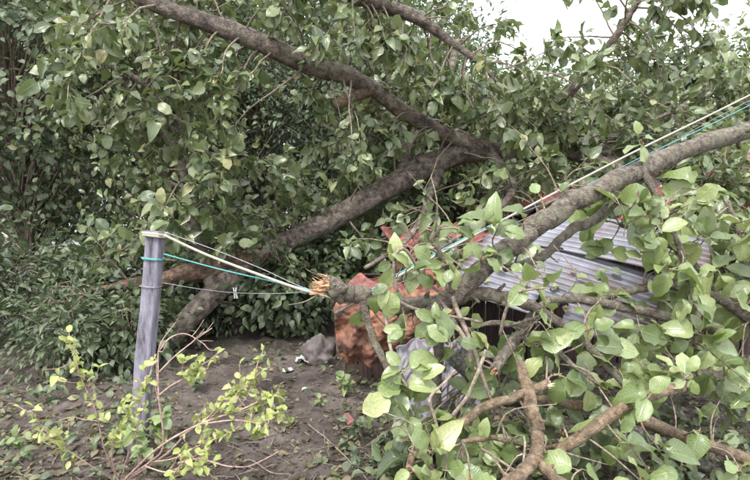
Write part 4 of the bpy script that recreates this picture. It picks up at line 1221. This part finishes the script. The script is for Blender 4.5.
# dry twigs lying on the ground
def ground_twig(pts, rad, label, mat=M_TWIG, lift=0.006):
    w = np.array([on_ground(*p) for p in pts]); q = spline(w, 24)
    q[:, 2] = gz(q[:, 0], q[:, 1]) + rad * 0.8 + lift
    q[:, 2] = np.convolve(np.pad(q[:, 2], 2, 'edge'), np.ones(5) / 5, 'valid') + 0.004
    a = Acc(); a.tube(q, np.linspace(rad, rad * 0.5, 24), 6, 0.3, int(pts[0][0]))
    tag(acc_link('fallen_twig', a, mat), label, 'twig', 'dry twigs lying on the mud')
ground_twig([(178, 466), (205, 462), (236, 469), (262, 462), (282, 452)], 0.006, 'long pale dry twig on the mud beside the shrub', M_TWIG_PINK)
ground_twig([(308, 424), (328, 442), (350, 464), (368, 484)], 0.005, 'thin straight twig across the mud, right of centre')
ground_twig([(232, 470), (250, 462), (268, 474), (290, 476)], 0.006, 'short twig at the bottom edge of the mud')
ground_twig([(310, 388), (330, 396), (352, 400), (372, 396)], 0.006, 'dark twig beside the bright green seedling', M_BARK_DARK)
ground_twig([(40, 430), (70, 420), (100, 424)], 0.008, 'twig on the mud left of the post')

# leaf litter, clods and ground cover: uncountable
def scatter(n, seed, fn):
    r = np.random.default_rng(seed); out = []
    while len(out) < n:
        px, py = r.uniform(-60, 810), 345 + 150 * r.random() ** 0.8
        if r.random() < fn(px, py): out.append(on_ground(px, py))
    return np.array(out), r
def litter_density(px, py):
    mud = 1 if 175 < px < 335 and py > 372 else 0
    edge = max(0, 1 - (py - 345) / 40)
    clump = 0.25 + 1.6 * max(0.0, float(fbm(np.array(px * 0.03), np.array(py * 0.06), 3, 91)) + 0.12)
    return ((0.22 if mud else 0.75) + 0.5 * edge) * clump
p, r_ = scatter(7000, 5, litter_density)
n = len(p)
ax_ = r_.normal(0, 1, (n, 3)) * [1, 1, 0.22]; no_ = np.array([0, 0, 1.0]) + r_.normal(0, 0.35, (n, 3))
o = leaf_mass('leaf_litter', p + np.array([0, 0, 0.012]), ax_, no_, 0.012 + 0.075 * r_.random(n) ** 2.6, M_LITTER, None, LO, 6)
tag(o, 'dead and torn leaves littering the mud', 'leaf litter')
p, r_ = scatter(1500, 15, lambda x, y: 0.02 if (170 < x < 345 and y > 375) else (0.25 if y > 375 and x < 345 else 0.8))
n = len(p)
ax_ = r_.normal(0, 1, (n, 3)) * [1, 1, 0.3] + [0, 0, 0.35]; no_ = np.array([0, -0.3, 1.0]) + r_.normal(0, 0.35, (n, 3))
p = p + np.stack([np.zeros(n), np.zeros(n), r_.uniform(0.01, 0.09, n)], 1)
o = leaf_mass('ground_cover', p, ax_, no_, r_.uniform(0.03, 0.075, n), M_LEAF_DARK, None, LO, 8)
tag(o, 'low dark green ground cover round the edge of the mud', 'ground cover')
# broken twig bits and clods
a = Acc()
p, r_ = scatter(800, 25, lambda x, y: 0.7)
for q in p:
    d = nrm(r_.normal(0, 1, 3) * [1, 1, 0.1]); l = r_.uniform(0.02, 0.09)
    a.tube([q + [0, 0, 0.006] - d * l, q + [0, 0, 0.012], q + [0, 0, 0.008] + d * l], r_.uniform(0.0012, 0.003), 4)
tag(acc_link('twig_litter', a, M_TWIG), 'broken bits of twig strewn over the mud', 'twig litter', kind='stuff')
a = Acc()
p, r_ = scatter(2200, 35, lambda x, y: 0.8)
for q in p:
    s = r_.uniform(0.004, 0.016) * (1.6 if r_.random() < 0.08 else 1)
    V = np.array([(1, 0, 0), (0, 1, 0), (-1, 0, 0), (0, -1, 0), (0, 0, 0.8), (0, 0, -0.6)]) * s * r_.uniform(0.6, 1.3, (6, 3)) + q + [0, 0, s * 0.3]
    a.add(V, [(0, 1, 4), (1, 2, 4), (2, 3, 4), (3, 0, 4), (1, 0, 5), (2, 1, 5), (3, 2, 5), (0, 3, 5)])
tag(acc_link('mud_crumbs', a, M_MUD, None, False), 'crumbs and small clods of mud', 'mud crumbs', kind='stuff')
